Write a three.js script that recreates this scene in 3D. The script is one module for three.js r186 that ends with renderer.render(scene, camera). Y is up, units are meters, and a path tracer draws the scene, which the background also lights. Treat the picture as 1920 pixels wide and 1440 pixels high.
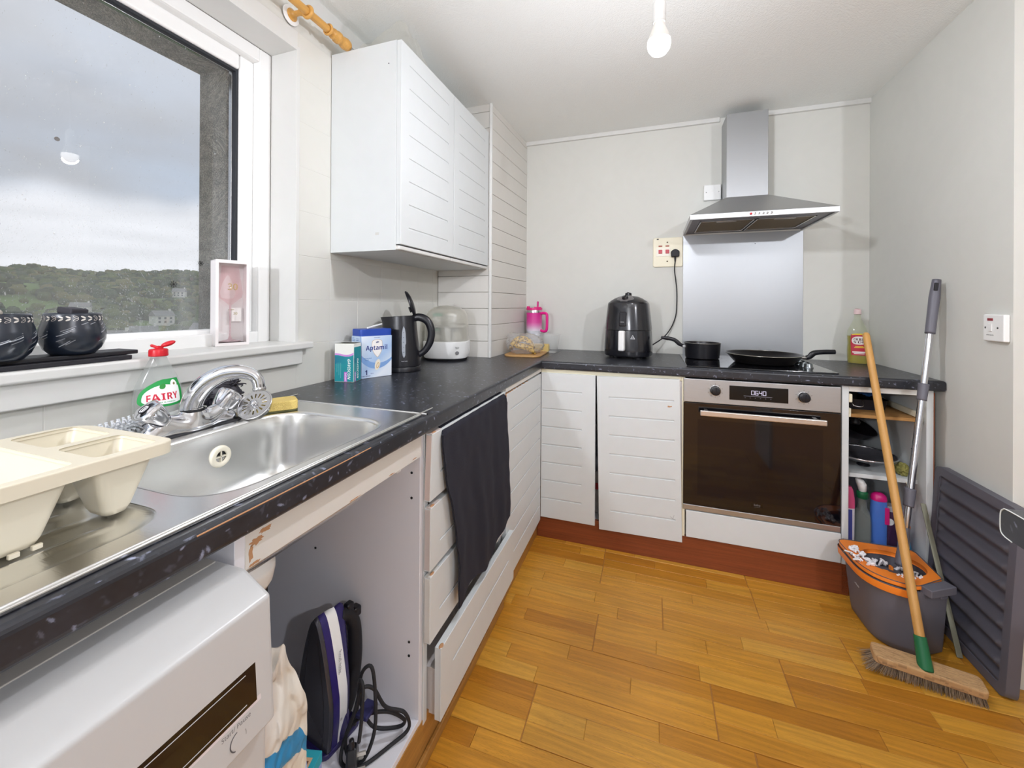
import * as THREE from 'three';
import { RoundedBoxGeometry } from 'three/addons/geometries/RoundedBoxGeometry.js';
import { mergeGeometries, mergeVertices, toCreasedNormals } from 'three/addons/utils/BufferGeometryUtils.js';
import { MarchingCubes } from 'three/addons/objects/MarchingCubes.js';
import { createNoise2D, createNoise3D } from 'simplex-noise';

// ------------------------------------------------------------------ camera, sky, exposure
const V = (x, y, z) => new THREE.Vector3(x, y, z);
let seed = 7;
const rnd = () => { seed = (seed + 0x6d2b79f5) | 0; let t = Math.imul(seed ^ (seed >>> 15), 1 | seed); t = (t + Math.imul(t ^ (t >>> 7), 61 | t)) ^ t; return ((t ^ (t >>> 14)) >>> 0) / 4294967296; };
const rr = (a, b) => a + (b - a) * rnd();
const n2 = createNoise2D(rnd), n3 = createNoise3D(rnd);
const clamp = THREE.MathUtils.clamp, lerp = THREE.MathUtils.lerp, sm = THREE.MathUtils.smoothstep;

const scene = new THREE.Scene();
const renderer = new THREE.WebGLRenderer({ antialias: true });
renderer.toneMapping = THREE.LinearToneMapping;
renderer.toneMappingExposure = 1.03;
renderer.shadowMap.enabled = true;

const camera = new THREE.PerspectiveCamera(2 * Math.atan(720 / 767.67) * 180 / Math.PI, 4 / 3, 0.05, 3000);
camera.setViewOffset(1920, 1440, 3.05, 148.18, 1920, 1440);
camera.position.set(1.1296, 1.1795, 2.6098);
{ // yaw 0.331 to the left, almost level
  const yaw = 0.331, pitch = 0.0015, roll = 0.0057;
  const r0 = V(Math.cos(yaw), 0, -Math.sin(yaw)), f0 = V(-Math.sin(yaw), 0, -Math.cos(yaw)), u0 = V(0, 1, 0);
  const f = f0.clone().multiplyScalar(Math.cos(pitch)).addScaledVector(u0, Math.sin(pitch));
  const u1 = u0.clone().multiplyScalar(Math.cos(pitch)).addScaledVector(f0, -Math.sin(pitch));
  const r = r0.clone().multiplyScalar(Math.cos(roll)).addScaledVector(u1, Math.sin(roll));
  const u = u1.clone().multiplyScalar(Math.cos(roll)).addScaledVector(r0, -Math.sin(roll));
  camera.quaternion.setFromRotationMatrix(new THREE.Matrix4().makeBasis(r, u, f.clone().negate()));
}
scene.add(camera);

const SKY = 1.25, BULB = 1.9, LAMP2 = 5.2, LAMP3 = 5;
{ // overcast sky: a bright band of cloud over the horizon, grey-blue cloud above it, paler patches higher up
  const W = 1024, H = 512, d = new Float32Array(W * H * 4);
  for (let j = 0; j < H; j++) {
    const el = ((j + 0.5) / H - 0.5) * Math.PI, y = Math.sin(el), c = Math.cos(el);
    for (let i = 0; i < W; i++) {
      const a = ((i + 0.5) / W - 0.5) * 2 * Math.PI, x = c * Math.cos(a), z = c * Math.sin(a);
      const k = 1 / (Math.max(y, 0) + 0.16), px = x * k, pz = z * k;
      const big = 0.5 * n3(px * 0.55, pz * 0.55, 1) + 0.3 * n3(px * 1.3, pz * 1.3, 5) + 0.17 * n3(px * 3, pz * 3, 9) + 0.08 * n3(px * 7, pz * 7, 3);
      const deg = el * 180 / Math.PI + 2.2 * n3(x * 3, z * 3, 20) + 0.9 * n3(x * 9, z * 9, 30);
      const low = 1 - sm(deg, 8.2, 11);
      const low2 = 0.5 + 0.5 * n3(x * 5, y * 42, z * 5);
      const grey = sm(deg, 8.5, 11) * (1 - sm(deg, 15, 26));
      let v = 0.56 + 0.10 * big - 0.11 * grey;
      v = lerp(v, 0.66 + 0.12 * low2, low);
      const blue = (1 - low) * clamp(0.5 + big * 0.6, 0, 1);
      const o = (j * W + i) * 4;
      d[o] = v * (0.97 - 0.15 * blue); d[o + 1] = v * (1.0 - 0.02 * blue); d[o + 2] = v * (1.07 + 0.16 * blue); d[o + 3] = 1;
    }
  }
  const t = new THREE.DataTexture(d, W, H, THREE.RGBAFormat, THREE.FloatType);
  t.mapping = THREE.EquirectangularReflectionMapping; t.magFilter = THREE.LinearFilter; t.minFilter = THREE.LinearFilter; t.needsUpdate = true;
  scene.background = t; scene.backgroundIntensity = SKY;
}

// ------------------------------------------------------------------ helpers
const used = {};
const numbered = (n) => { const k = used[n] = (used[n] ?? -1) + 1; return k ? n + '_' + String(k).padStart(3, '0') : n; };
function thing(name, label, category, pos = [0, 0, 0], turn = 0, group) {
  const o = new THREE.Group(); o.name = numbered(name); o.position.set(...pos); o.rotation.y = turn;
  o.userData = { label, category }; if (group) o.userData.group = group;
  scene.add(o); return o;
}
function struct(name, geo, mat) {
  const o = geo ? new THREE.Mesh(geo, mat) : new THREE.Group(); o.name = name; o.userData.kind = 'structure'; scene.add(o); return o;
}
function part(parent, name, geo, mat, pos, rot, label) {
  const o = new THREE.Mesh(geo, mat); o.name = name; if (pos) o.position.set(...pos); if (rot) o.rotation.set(...rot);
  if (label) o.userData.label = label;
  parent.add(o); return o;
}
const merge = (list) => mergeGeometries(list.map((g) => { g = g.index ? g.toNonIndexed() : g; for (const k of Object.keys(g.attributes)) if (!['position', 'normal', 'uv'].includes(k)) g.deleteAttribute(k); if (!g.attributes.uv) g.setAttribute('uv', new THREE.BufferAttribute(new Float32Array(g.attributes.position.count * 2), 2)); return g; }));
function boxUV(g) { // uv in metres from the dominant side
  const p = g.attributes.position, n = g.attributes.normal, uv = new Float32Array(p.count * 2);
  for (let i = 0; i < p.count; i++) {
    const ax = Math.abs(n.getX(i)), ay = Math.abs(n.getY(i)), az = Math.abs(n.getZ(i)), x = p.getX(i), y = p.getY(i), z = p.getZ(i);
    const [u, v] = ay >= ax && ay >= az ? [x, z] : ax >= az ? [z, y] : [x, y];
    uv[i * 2] = u; uv[i * 2 + 1] = v;
  }
  g.setAttribute('uv', new THREE.BufferAttribute(uv, 2)); return g;
}
// box from corner to corner, r rounds its edges
function bx(x0, y0, z0, x1, y1, z1, r = 0, seg = 2) {
  const w = Math.abs(x1 - x0), h = Math.abs(y1 - y0), d = Math.abs(z1 - z0);
  const g = r ? new RoundedBoxGeometry(w, h, d, seg, Math.min(r, w / 2.01, h / 2.01, d / 2.01)) : new THREE.BoxGeometry(w, h, d);
  g.translate((x0 + x1) / 2, (y0 + y1) / 2, (z0 + z1) / 2);
  return boxUV(g);
}
const cyl = (r0, r1, h, n = 32, open = false) => new THREE.CylinderGeometry(r1, r0, h, n, 1, open).translate(0, h / 2, 0);
const lathe = (pts, n = 40) => new THREE.LatheGeometry(pts.map(([r, y]) => new THREE.Vector2(Math.max(r, 1e-5), y)), n);
const curve = (pts, closed = false, tension = 0.5) => new THREE.CatmullRomCurve3(pts.map((p) => Array.isArray(p) ? V(...p) : p), closed, 'catmullrom', tension);
const tube = (pts, r, seg = 40, n = 10, closed = false) => new THREE.TubeGeometry(curve(pts, closed), seg, r, n, closed);
function capTube(pts, r, seg = 40, n = 10) {
  const c = curve(pts), a = c.getPoint(0), b = c.getPoint(1);
  return merge([new THREE.TubeGeometry(c, seg, r, n), new THREE.SphereGeometry(r, n, 8).translate(a.x, a.y, a.z), new THREE.SphereGeometry(r, n, 8).translate(b.x, b.y, b.z)]);
}
// tube whose radius changes along it; flat[] squashes it across
function taperTube(pts, radii, seg = 48, n = 16, sx = 1, sy = 1) {
  const c = curve(pts), fr = c.computeFrenetFrames(seg, false), pos = [], idx = [], uv = [];
  for (let i = 0; i <= seg; i++) {
    const t = i / seg, p = c.getPointAt(t), k = t * (radii.length - 1), a = Math.floor(Math.min(k, radii.length - 2)), r = lerp(radii[a], radii[a + 1], k - a);
    for (let j = 0; j <= n; j++) {
      const th = j / n * Math.PI * 2, q = p.clone().addScaledVector(fr.normals[i], Math.cos(th) * r * sx).addScaledVector(fr.binormals[i], Math.sin(th) * r * sy);
      pos.push(q.x, q.y, q.z); uv.push(t, j / n);
    }
  }
  for (let i = 0; i < seg; i++) for (let j = 0; j < n; j++) { const a = i * (n + 1) + j, b = a + n + 1; idx.push(a, a + 1, b, b, a + 1, b + 1); }
  for (const [row, fl] of [[0, 1], [seg, 0]]) {
    const p = c.getPointAt(row / seg), k = pos.length / 3; pos.push(p.x, p.y, p.z); uv.push(0, 0);
    for (let j = 0; j < n; j++) { const a = row * (n + 1) + j; fl ? idx.push(k, a + 1, a) : idx.push(k, a, a + 1); }
  }
  const g = new THREE.BufferGeometry(); g.setAttribute('position', new THREE.Float32BufferAttribute(pos, 3)); g.setAttribute('uv', new THREE.Float32BufferAttribute(uv, 2)); g.setIndex(idx); g.computeVertexNormals(); return g;
}
// loops of equal length joined into a skin; loops are arrays of [x,y,z]
function skin(loops, { capA = false, capB = false, closed = true, crease = 0 } = {}) {
  const n = loops[0].length, pos = [], uv = [], idx = [], m = closed ? n + 1 : n;
  loops.forEach((L, i) => { for (let j = 0; j < m; j++) { const p = L[j % n]; pos.push(...p); uv.push(j / (m - 1), i / (loops.length - 1)); } });
  for (let i = 0; i < loops.length - 1; i++) for (let j = 0; j < m - 1; j++) { const a = i * m + j, b = a + m; idx.push(a, a + 1, b, b, a + 1, b + 1); }
  const cap = (L, flip) => {
    const k = pos.length / 3, c = [0, 0, 0]; L.forEach((p) => p.forEach((x, q) => c[q] += x / n)); pos.push(...c); uv.push(0.5, 0.5);
    L.forEach((p) => { pos.push(...p); uv.push(0.5, 0.5); });
    for (let j = 0; j < n; j++) { const a = k + 1 + j, b = k + 1 + (j + 1) % n; flip ? idx.push(k, b, a) : idx.push(k, a, b); }
  };
  if (capA) cap(loops[0], true); if (capB) cap(loops[loops.length - 1], false);
  let g = new THREE.BufferGeometry(); g.setAttribute('position', new THREE.Float32BufferAttribute(pos, 3)); g.setAttribute('uv', new THREE.Float32BufferAttribute(uv, 2)); g.setIndex(idx); g.computeVertexNormals();
  // smooth over the seam
  if (closed) { const N = g.attributes.normal; loops.forEach((L, i) => { const a = i * m, b = a + n; const v = V(N.getX(a) + N.getX(b), N.getY(a) + N.getY(b), N.getZ(a) + N.getZ(b)).normalize(); N.setXYZ(a, v.x, v.y, v.z); N.setXYZ(b, v.x, v.y, v.z); }); }
  return crease ? toCreasedNormals(g, crease) : g;
}
// superellipse ring; e=2 is an ellipse, larger is boxier
function ring(rx, rz, y, e = 2, n = 48, cx = 0, cz = 0, a0 = 0, a1 = Math.PI * 2, open = false) {
  const out = [];
  for (let i = 0; i < n; i++) { const a = a0 + (a1 - a0) * i / (open ? n - 1 : n), c = Math.cos(a), s = Math.sin(a); out.push([cx + rx * Math.sign(c) * Math.abs(c) ** (2 / e), y, cz - rz * Math.sign(s) * Math.abs(s) ** (2 / e)]); }
  return out;
}
// rounded polygon outline: [[x,z,r],...] -> n points per corner
function roundPoly(c, per = 8) {
  const out = [];
  c.forEach(([x, z, r], i) => {
    const p = new THREE.Vector2(x, z), a = new THREE.Vector2(...c[(i + c.length - 1) % c.length].slice(0, 2)), b = new THREE.Vector2(...c[(i + 1) % c.length].slice(0, 2));
    const ua = a.sub(p).normalize(), ub = b.sub(p).normalize(), half = Math.acos(clamp(ua.dot(ub), -1, 1)) / 2, t = r / Math.tan(half);
    const s = p.clone().addScaledVector(ua, t), e = p.clone().addScaledVector(ub, t);
    for (let k = 0; k < per; k++) { const q = k / (per - 1); out.push([lerp(lerp(s.x, p.x, q), lerp(p.x, e.x, q), q), lerp(lerp(s.y, p.y, q), lerp(p.y, e.y, q), q)]); }
  });
  return out;
}
const shapeOf = (pts) => new THREE.Shape(pts.map((p) => new THREE.Vector2(p[0], p[1])));
// outline in x,z pulled up from y0 to y1 with rounded rims; holes likewise
function slab(outline, y0, y1, bevel = 0, holes = [], seg = 3) {
  const s = shapeOf(outline.map(([x, z]) => [x, -z])); holes.forEach((h) => s.holes.push(new THREE.Path(h.map(([x, z]) => new THREE.Vector2(x, -z)))));
  const g = new THREE.ExtrudeGeometry(s, { depth: Math.max(y1 - y0 - 2 * bevel, 1e-4), bevelEnabled: bevel > 0, bevelThickness: bevel, bevelSize: bevel, bevelOffset: -bevel, bevelSegments: seg, curveSegments: 12 });
  g.rotateX(-Math.PI / 2).translate(0, y0 + bevel, 0); return boxUV(g);
}
// outline in x,y pulled along +z by depth
function plate(outline, depth, bevel = 0, holes = [], seg = 2) {
  const s = shapeOf(outline); holes.forEach((h) => s.holes.push(new THREE.Path(h.map((p) => new THREE.Vector2(p[0], p[1])))));
  const g = new THREE.ExtrudeGeometry(s, { depth: Math.max(depth - 2 * bevel, 1e-4), bevelEnabled: bevel > 0, bevelThickness: bevel, bevelSize: bevel, bevelOffset: -bevel, bevelSegments: seg, curveSegments: 12 });
  g.translate(0, 0, bevel); return boxUV(g);
}
const rect = (x0, y0, x1, y1) => [[x0, y0], [x1, y0], [x1, y1], [x0, y1]];
const rrect = (x0, y0, x1, y1, r, per = 6) => roundPoly([[x0, y0, r], [x1, y0, r], [x1, y1, r], [x0, y1, r]], per);
// cupboard front w x h, face towards +z at z = t, slots cut into its face
function groovedFront(w, h, t, ys, x0, x1, sw = 0.006, cut = 0.004) {
  const face = plate(rect(0, 0, w, h), cut, 0.0012, ys.map((y) => rect(x0, y - sw / 2, x1, y + sw / 2)), 1).translate(0, 0, t - cut);
  return merge([bx(0.0004, 0.0004, 0, w - 0.0004, h - 0.0004, t - cut + 0.0004), face]);
}

// ------------------------------------------------------------------ materials and computed textures
const S = (hex, rough = 0.6, o = {}) => new THREE.MeshStandardMaterial({ color: hex, roughness: rough, ...o });
const P = (hex, rough = 0.4, o = {}) => new THREE.MeshPhysicalMaterial({ color: hex, roughness: rough, ...o });
function dataTex(w, h, fn, { srgb = false, rx = 1, ry = 1, ch = 4 } = {}) {
  const d = new Uint8Array(w * h * 4);
  for (let y = 0; y < h; y++) for (let x = 0; x < w; x++) { const c = fn(x / w, y / h, x, y), o = (y * w + x) * 4; if (typeof c === 'number') d[o] = d[o + 1] = d[o + 2] = clamp(c, 0, 1) * 255; else for (let k = 0; k < 3; k++) d[o + k] = clamp(c[k], 0, 1) * 255; d[o + 3] = 255; }
  const t = new THREE.DataTexture(d, w, h); t.wrapS = t.wrapT = THREE.RepeatWrapping; t.magFilter = THREE.LinearFilter; t.minFilter = THREE.LinearMipmapLinearFilter; t.generateMipmaps = true;
  if (srgb) t.colorSpace = THREE.SRGBColorSpace; t.repeat.set(rx, ry); t.needsUpdate = true; return t;
}
// noise that repeats over the unit square
function pn(u, v, fx, fy, k = 0) { const a = u * 2 * Math.PI, b = v * 2 * Math.PI, R = 1 / (2 * Math.PI); return n3(Math.cos(a) * fx * R + k * 7.3, Math.sin(a) * fx * R + Math.cos(b) * fy * R, Math.sin(b) * fy * R + k * 3.1); }
function canvasTex(w, h, draw) {
  const c = document.createElement('canvas'); c.width = w; c.height = h; const g = c.getContext('2d'); draw(g, w, h);
  const t = new THREE.CanvasTexture(c); t.colorSpace = THREE.SRGBColorSpace; t.magFilter = THREE.LinearFilter; return t;
}
const print = (w, h, draw, rough = 0.5, o = {}) => new THREE.MeshStandardMaterial({ map: canvasTex(w, h, draw), roughness: rough, ...o });
const clearPrint = (w, h, draw, rough = 0.5) => print(w, h, draw, rough, { transparent: true });
function write(g, s, x, y, px, fill, o = {}) {
  g.save(); g.translate(x, y); g.rotate(o.rot || 0); g.scale(o.sx || 1, 1); g.fillStyle = fill; g.textAlign = o.align || 'center'; g.textBaseline = 'middle'; g.font = `${o.style || 'bold'} ${px}px ${o.font || 'sans-serif'}`; g.fillText(s, 0, 0); g.restore();
}

const paintTex = dataTex(512, 512, (u, v) => { const k = 0.975 + 0.006 * pn(u, v, 3, 3) + 0.004 * pn(u, v, 14, 14, 1); return [k, k * 0.999, k * 0.996]; }, { srgb: true });
const stipple = dataTex(512, 512, (u, v) => 0.5 + 0.28 * pn(u, v, 60, 60, 2) + 0.22 * pn(u, v, 140, 140, 4), { rx: 2.2, ry: 2.2 });
const brushV = dataTex(512, 256, (u, v) => 0.5 + 0.3 * pn(u, v, 160, 3, 2) + 0.2 * pn(u, v, 260, 5, 3), { rx: 3, ry: 1 });
const brushH = dataTex(256, 512, (u, v) => 0.5 + 0.3 * pn(u, v, 3, 160, 2) + 0.2 * pn(u, v, 5, 260, 3), { rx: 1, ry: 3 });
const worktopTex = dataTex(1024, 1024, (() => {
  const F = []; for (let i = 0; i < 900; i++) { const a = rr(0, 3.14); F.push([rnd(), rnd(), rr(0.0012, 0.0042), rr(1.4, 3.2), Math.cos(a), Math.sin(a), rr(0.25, 1)]); }
  const cells = {}; for (const f of F) for (let a = -1; a <= 1; a++) for (let b = -1; b <= 1; b++) { const k = ((Math.floor(f[0] * 40) + a + 40) % 40) + ',' + ((Math.floor(f[1] * 40) + b + 40) % 40); (cells[k] ??= []).push(f); }
  return (u, v) => {
    const m = 0.5 + 0.32 * pn(u, v, 7, 7, 8) + 0.22 * pn(u, v, 26, 26, 9) + 0.16 * pn(u, v, 90, 90, 10);
    let k = 0.14 + 0.055 * m + 0.10 * sm(pn(u, v, 36, 36, 13) + 0.5 * pn(u, v, 110, 110, 14), 0.62, 1.1), f = 0;
    for (const q of cells[Math.floor(u * 40) + ',' + Math.floor(v * 40)] ?? []) { let dx = u - q[0], dy = v - q[1]; dx -= Math.round(dx); dy -= Math.round(dy); const a = (dx * q[4] + dy * q[5]) / q[3], b = -dx * q[5] + dy * q[4]; const e = Math.hypot(a, b) / q[2]; if (e < 1.2) f = Math.max(f, q[6] * (1 - sm(e + 0.35 * n2(u * 700, v * 700), 0.5, 1.1))); }
    k = k + f * 0.42; return [k * 0.95, k * 0.985, k * 1.13];
  };
})(), { srgb: true, rx: 1 / 0.85, ry: 1 / 0.85 });
const grainTex = dataTex(1024, 512, (u, v) => {
  const w = v + 0.02 * pn(u, v, 2, 3, 11), r = Math.abs(((w * 9 + 0.7 * pn(u, w, 1.6, 4, 12)) % 1 + 1) % 1 - 0.5) * 2;
  const fine = pn(u, v, 9, 150, 13), pore = sm(pn(u, v, 26, 260, 14), 0.45, 0.9), mid = pn(u, v, 2.5, 22, 15);
  const k = 0.90 + 0.06 * r + 0.05 * mid + 0.04 * fine - 0.16 * pore * (0.4 + 0.6 * sm(pn(u, v, 3, 8, 16), -0.2, 0.5));
  return [k, k * 0.985 - 0.01 * pore, k * 0.94 - 0.03 * pore];
}, { srgb: true });
const woodOf = (hex, rx, ry, rough = 0.4, rot = 0) => { const t = grainTex.clone(); t.repeat.set(rx, ry); t.rotation = rot; return S(hex, rough, { map: t }); };
const pebble = dataTex(512, 512, (u, v) => { const k = 0.52 + 0.16 * pn(u, v, 70, 70, 21) + 0.12 * pn(u, v, 150, 150, 22) + 0.08 * pn(u, v, 9, 9, 23); return [k, k * 0.99, k * 0.96]; }, { srgb: true, rx: 2.5, ry: 2.5 });
const terry = dataTex(256, 256, (u, v) => 0.5 + 0.3 * Math.sin(u * 2 * Math.PI * 64) * Math.sin(v * 2 * Math.PI * 50) + 0.3 * pn(u, v, 60, 60, 25), { rx: 10, ry: 10 });
const foam = dataTex(256, 256, (u, v) => 0.5 + 0.4 * pn(u, v, 50, 50, 26) + 0.2 * pn(u, v, 110, 110, 27), { rx: 8, ry: 8 });

const M = {
  wall: S(0xdfdfd9, 0.85, { map: paintTex }), ceiling: S(0xf3f5f2, 0.9, { bumpMap: stipple, bumpScale: 0.0012 }),
  gloss: S(0xe2e2df, 0.38, { map: paintTex }), door: S(0xdfe3e4, 0.42, { map: paintTex }), tile: S(0xe2e1da, 0.3, { map: paintTex }), grout: S(0xd9d6cc, 0.9),
  carcass: S(0xe6e5ea, 0.5), chip: S(0xb98a63, 0.9), board: S(0xe3e0da, 0.5, { map: paintTex }), edge: S(0xe9dfd3, 0.6),
  concrete: S(0xccc8bc, 0.95, { map: pebble, bumpMap: pebble, bumpScale: 0.004 }), gasket: S(0x23262c, 0.6), upvc: S(0xf4f4f2, 0.35),
  worktop: P(0xffffff, 0.33, { map: worktopTex, clearcoat: 0.15, clearcoatRoughness: 0.22 }),
  steel: S(0xc0c1c2, 0.42, { metalness: 1, bumpMap: brushH, bumpScale: 0.00012 }), steelV: S(0xaeb0b2, 0.42, { metalness: 1, bumpMap: brushV, bumpScale: 0.00012 }),
  sink: S(0xe6e6e4, 0.24, { metalness: 1, bumpMap: brushH, bumpScale: 0.00006 }), chrome: S(0xdfe1e6, 0.09, { metalness: 1 }), nickel: S(0xc8c8c8, 0.25, { metalness: 1 }),
  black: S(0x17171d, 0.32), blackMatt: S(0x1b1b20, 0.6), blackGloss: P(0x0b0b10, 0.08, { clearcoat: 0.6, clearcoatRoughness: 0.03 }), rubber: S(0x202024, 0.7),
  cream: P(0xe0d8c3, 0.35, { sheen: 0 }), white: S(0xf3f3f1, 0.35), whiteMatt: S(0xefefec, 0.7), ivory: S(0xf0e9cf, 0.4),
  appliance: S(0xc4c4c4, 0.3), applianceTop: S(0xbcb7b0, 0.5),
  clear: P(0xffffff, 0.04, { transmission: 1, thickness: 0, ior: 1.45 }), clearSoft: P(0xf2f4f2, 0.18, { transmission: 0.9, thickness: 0, ior: 1.3 }), pane: P(0xffffff, 0.0, { transmission: 1, thickness: 0, ior: 1.5 }),
  frosted: P(0xf0efe9, 0.35, { transmission: 0.75, thickness: 0 }),
  red: S(0xd11f2c, 0.35), green: S(0x14693f, 0.5), orange: S(0xf5882a, 0.45), grey: S(0x66656e, 0.45), greyDark: S(0x54535b, 0.5), greyLight: S(0x8a898f, 0.45),
  plinthOak: woodOf(0xb98748, 2.2, 4, 0.4), plinthRed: woodOf(0x8f4a2b, 1.2, 6, 0.42),
};

// ------------------------------------------------------------------ the room
const W = 2.198, HC = 2.2614, FARX = 4.6, REAR = 5.0;
const plankTones = [0xdb9d38, 0xd49533, 0xdea33f, 0xcd8d2d, 0xd89a36, 0xe2a945, 0xc28228].map((h) => woodOf(h, 1.6, 4, 0.36));
const floor = struct('floor', bx(-0.3, -0.12, -0.15, FARX + 0.15, -0.003, REAR + 0.15), S(0xb27c3e, 0.5));
{ // oak strips, three to a board; rows run across the room
  const jn = { '-8': [], };
  const z0 = 1.013 - 8 * 0.0595; // row 0
  const ends = { 2: 1.31, 1: 0.945, 0: 1.177 }; // board joint by board row, found on the photograph
  for (let r = 0; r < 31; r++) {
    const brd = Math.floor((r + 1) / 3), za = z0 + r * 0.0595, zb = za + 0.0595;
    const first = (r + 1) % 3 === 0, last = (r + 1) % 3 === 2;
    let x = 0.50, k = 0; const xEnd = brd < 2 ? 2.3 : zb > 1.6 ? 2.4 : 2.75;
    const board = [1.177 - 0.25, 0.93, 1.177, 0.945, 1.31, 0.80, 1.5, 1.05, 0.7, 1.25, 0.9, 1.4][brd] ?? 1.1, shift = [0.0, 0.16, 0.31][(r + 1) % 3] + rr(-0.03, 0.03);
    const cuts = new Set([board, board + 0.595, board + 1.19]);
    for (let q = -3; q < 6; q++) { const c = board + shift + q * 0.405 + rr(-0.07, 0.07); if (![...cuts].some((e) => Math.abs(e - c) < 0.11)) cuts.add(c); }
    const xs = [0.50, ...[...cuts].filter((c) => c > 0.60 && c < xEnd - 0.08).sort((a, b) => a - b), xEnd];
    for (let i = 0; i < xs.length - 1; i++) {
      const isEnd = (c) => [board, board + 0.595, board + 1.19].some((e) => Math.abs(e - c) < 1e-6);
      const gl = isEnd(xs[i]) ? 0.0016 : 0.0004, gr = isEnd(xs[i + 1]) ? 0.0016 : 0.0004, gf = first ? 0.0011 : 0.0003, gb = last ? 0.0011 : 0.0003, h = 0.0001 * Math.floor(rr(0, 3)), c = 0.0009;
      const X0 = xs[i] + gl, X1 = xs[i + 1] - gr, Z0 = za + gf, Z1 = zb - gb, T = [[X0, Z0], [X1, Z0], [X1, Z1], [X0, Z1]], I = [[X0 + c, Z0 + c], [X1 - c, Z0 + c], [X1 - c, Z1 - c], [X0 + c, Z1 - c]];
      const pos = [], uv = [], ou = rnd() * 3, ov = rnd() * 3, tri = (a, b, d) => [a, b, d].forEach((p) => { pos.push(...p); uv.push(p[0] + ou, p[2] + ov); });
      const t = I.map(([a, b]) => [a, h, b]), m = T.map(([a, b]) => [a, h - c, b]), lo = T.map(([a, b]) => [a, -0.004, b]);
      tri(t[0], t[2], t[1]); tri(t[0], t[3], t[2]);
      for (let e = 0; e < 4; e++) { const f = (e + 1) % 4; tri(t[e], t[f], m[f]); tri(t[e], m[f], m[e]); tri(m[e], m[f], lo[f]); tri(m[e], lo[f], lo[e]); }
      const g = new THREE.BufferGeometry(); g.setAttribute('position', new THREE.Float32BufferAttribute(pos, 3)); g.setAttribute('uv', new THREE.Float32BufferAttribute(uv, 2)); g.computeVertexNormals();
      const o = part(floor, 'plank' + (used.plank === undefined ? '' : '_' + String(used.plank + 1).padStart(3, '0')), g, plankTones[Math.floor(rnd() ** 1.1 * plankTones.length)]); used.plank = (used.plank ?? -1) + 1;
    }
  }
}
struct('ceiling', bx(-0.3, HC, -0.15, FARX + 0.15, HC + 0.14, REAR + 0.15), M.ceiling);
struct('wall_back', bx(-0.3, -0.003, -0.15, W + 0.15, HC, 0), M.wall);
struct('wall_right', bx(W, -0.003, 0, W + 0.15, HC, 0.893), M.wall);
struct('wall_hall', bx(W + 0.15, -0.003, 0.743, FARX, HC, 0.893), M.wall);
struct('wall_far', bx(FARX, -0.003, 0.743, FARX + 0.15, HC, REAR + 0.15), M.wall);
{ // wall behind the camera with the second window
  const a = 0.3, b = 4.2, y0 = 0.35, y1 = 2.12;
  struct('wall_rear', merge([bx(-0.3, -0.003, REAR, a, HC, REAR + 0.15), bx(b, -0.003, REAR, FARX, HC, REAR + 0.15), bx(a, -0.003, REAR, b, y0, REAR + 0.15), bx(a, y1, REAR, b, HC, REAR + 0.15)]), M.wall);
  const w = struct('window_2');
  part(w, 'frame', merge([bx(a, y0, REAR + 0.05, b, y0 + 0.06, REAR + 0.11, 0.006), bx(a, y1 - 0.06, REAR + 0.05, b, y1, REAR + 0.11, 0.006), ...[a, (a + b) / 2 - 0.03, b - 0.06].map((x) => bx(x, y0 + 0.06, REAR + 0.05, x + 0.06, y1 - 0.06, REAR + 0.11, 0.006))]), M.upvc);
  part(w, 'pane', bx(a + 0.06, y0 + 0.06, REAR + 0.078, b - 0.06, y1 - 0.06, REAR + 0.082), M.pane);
}
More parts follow.
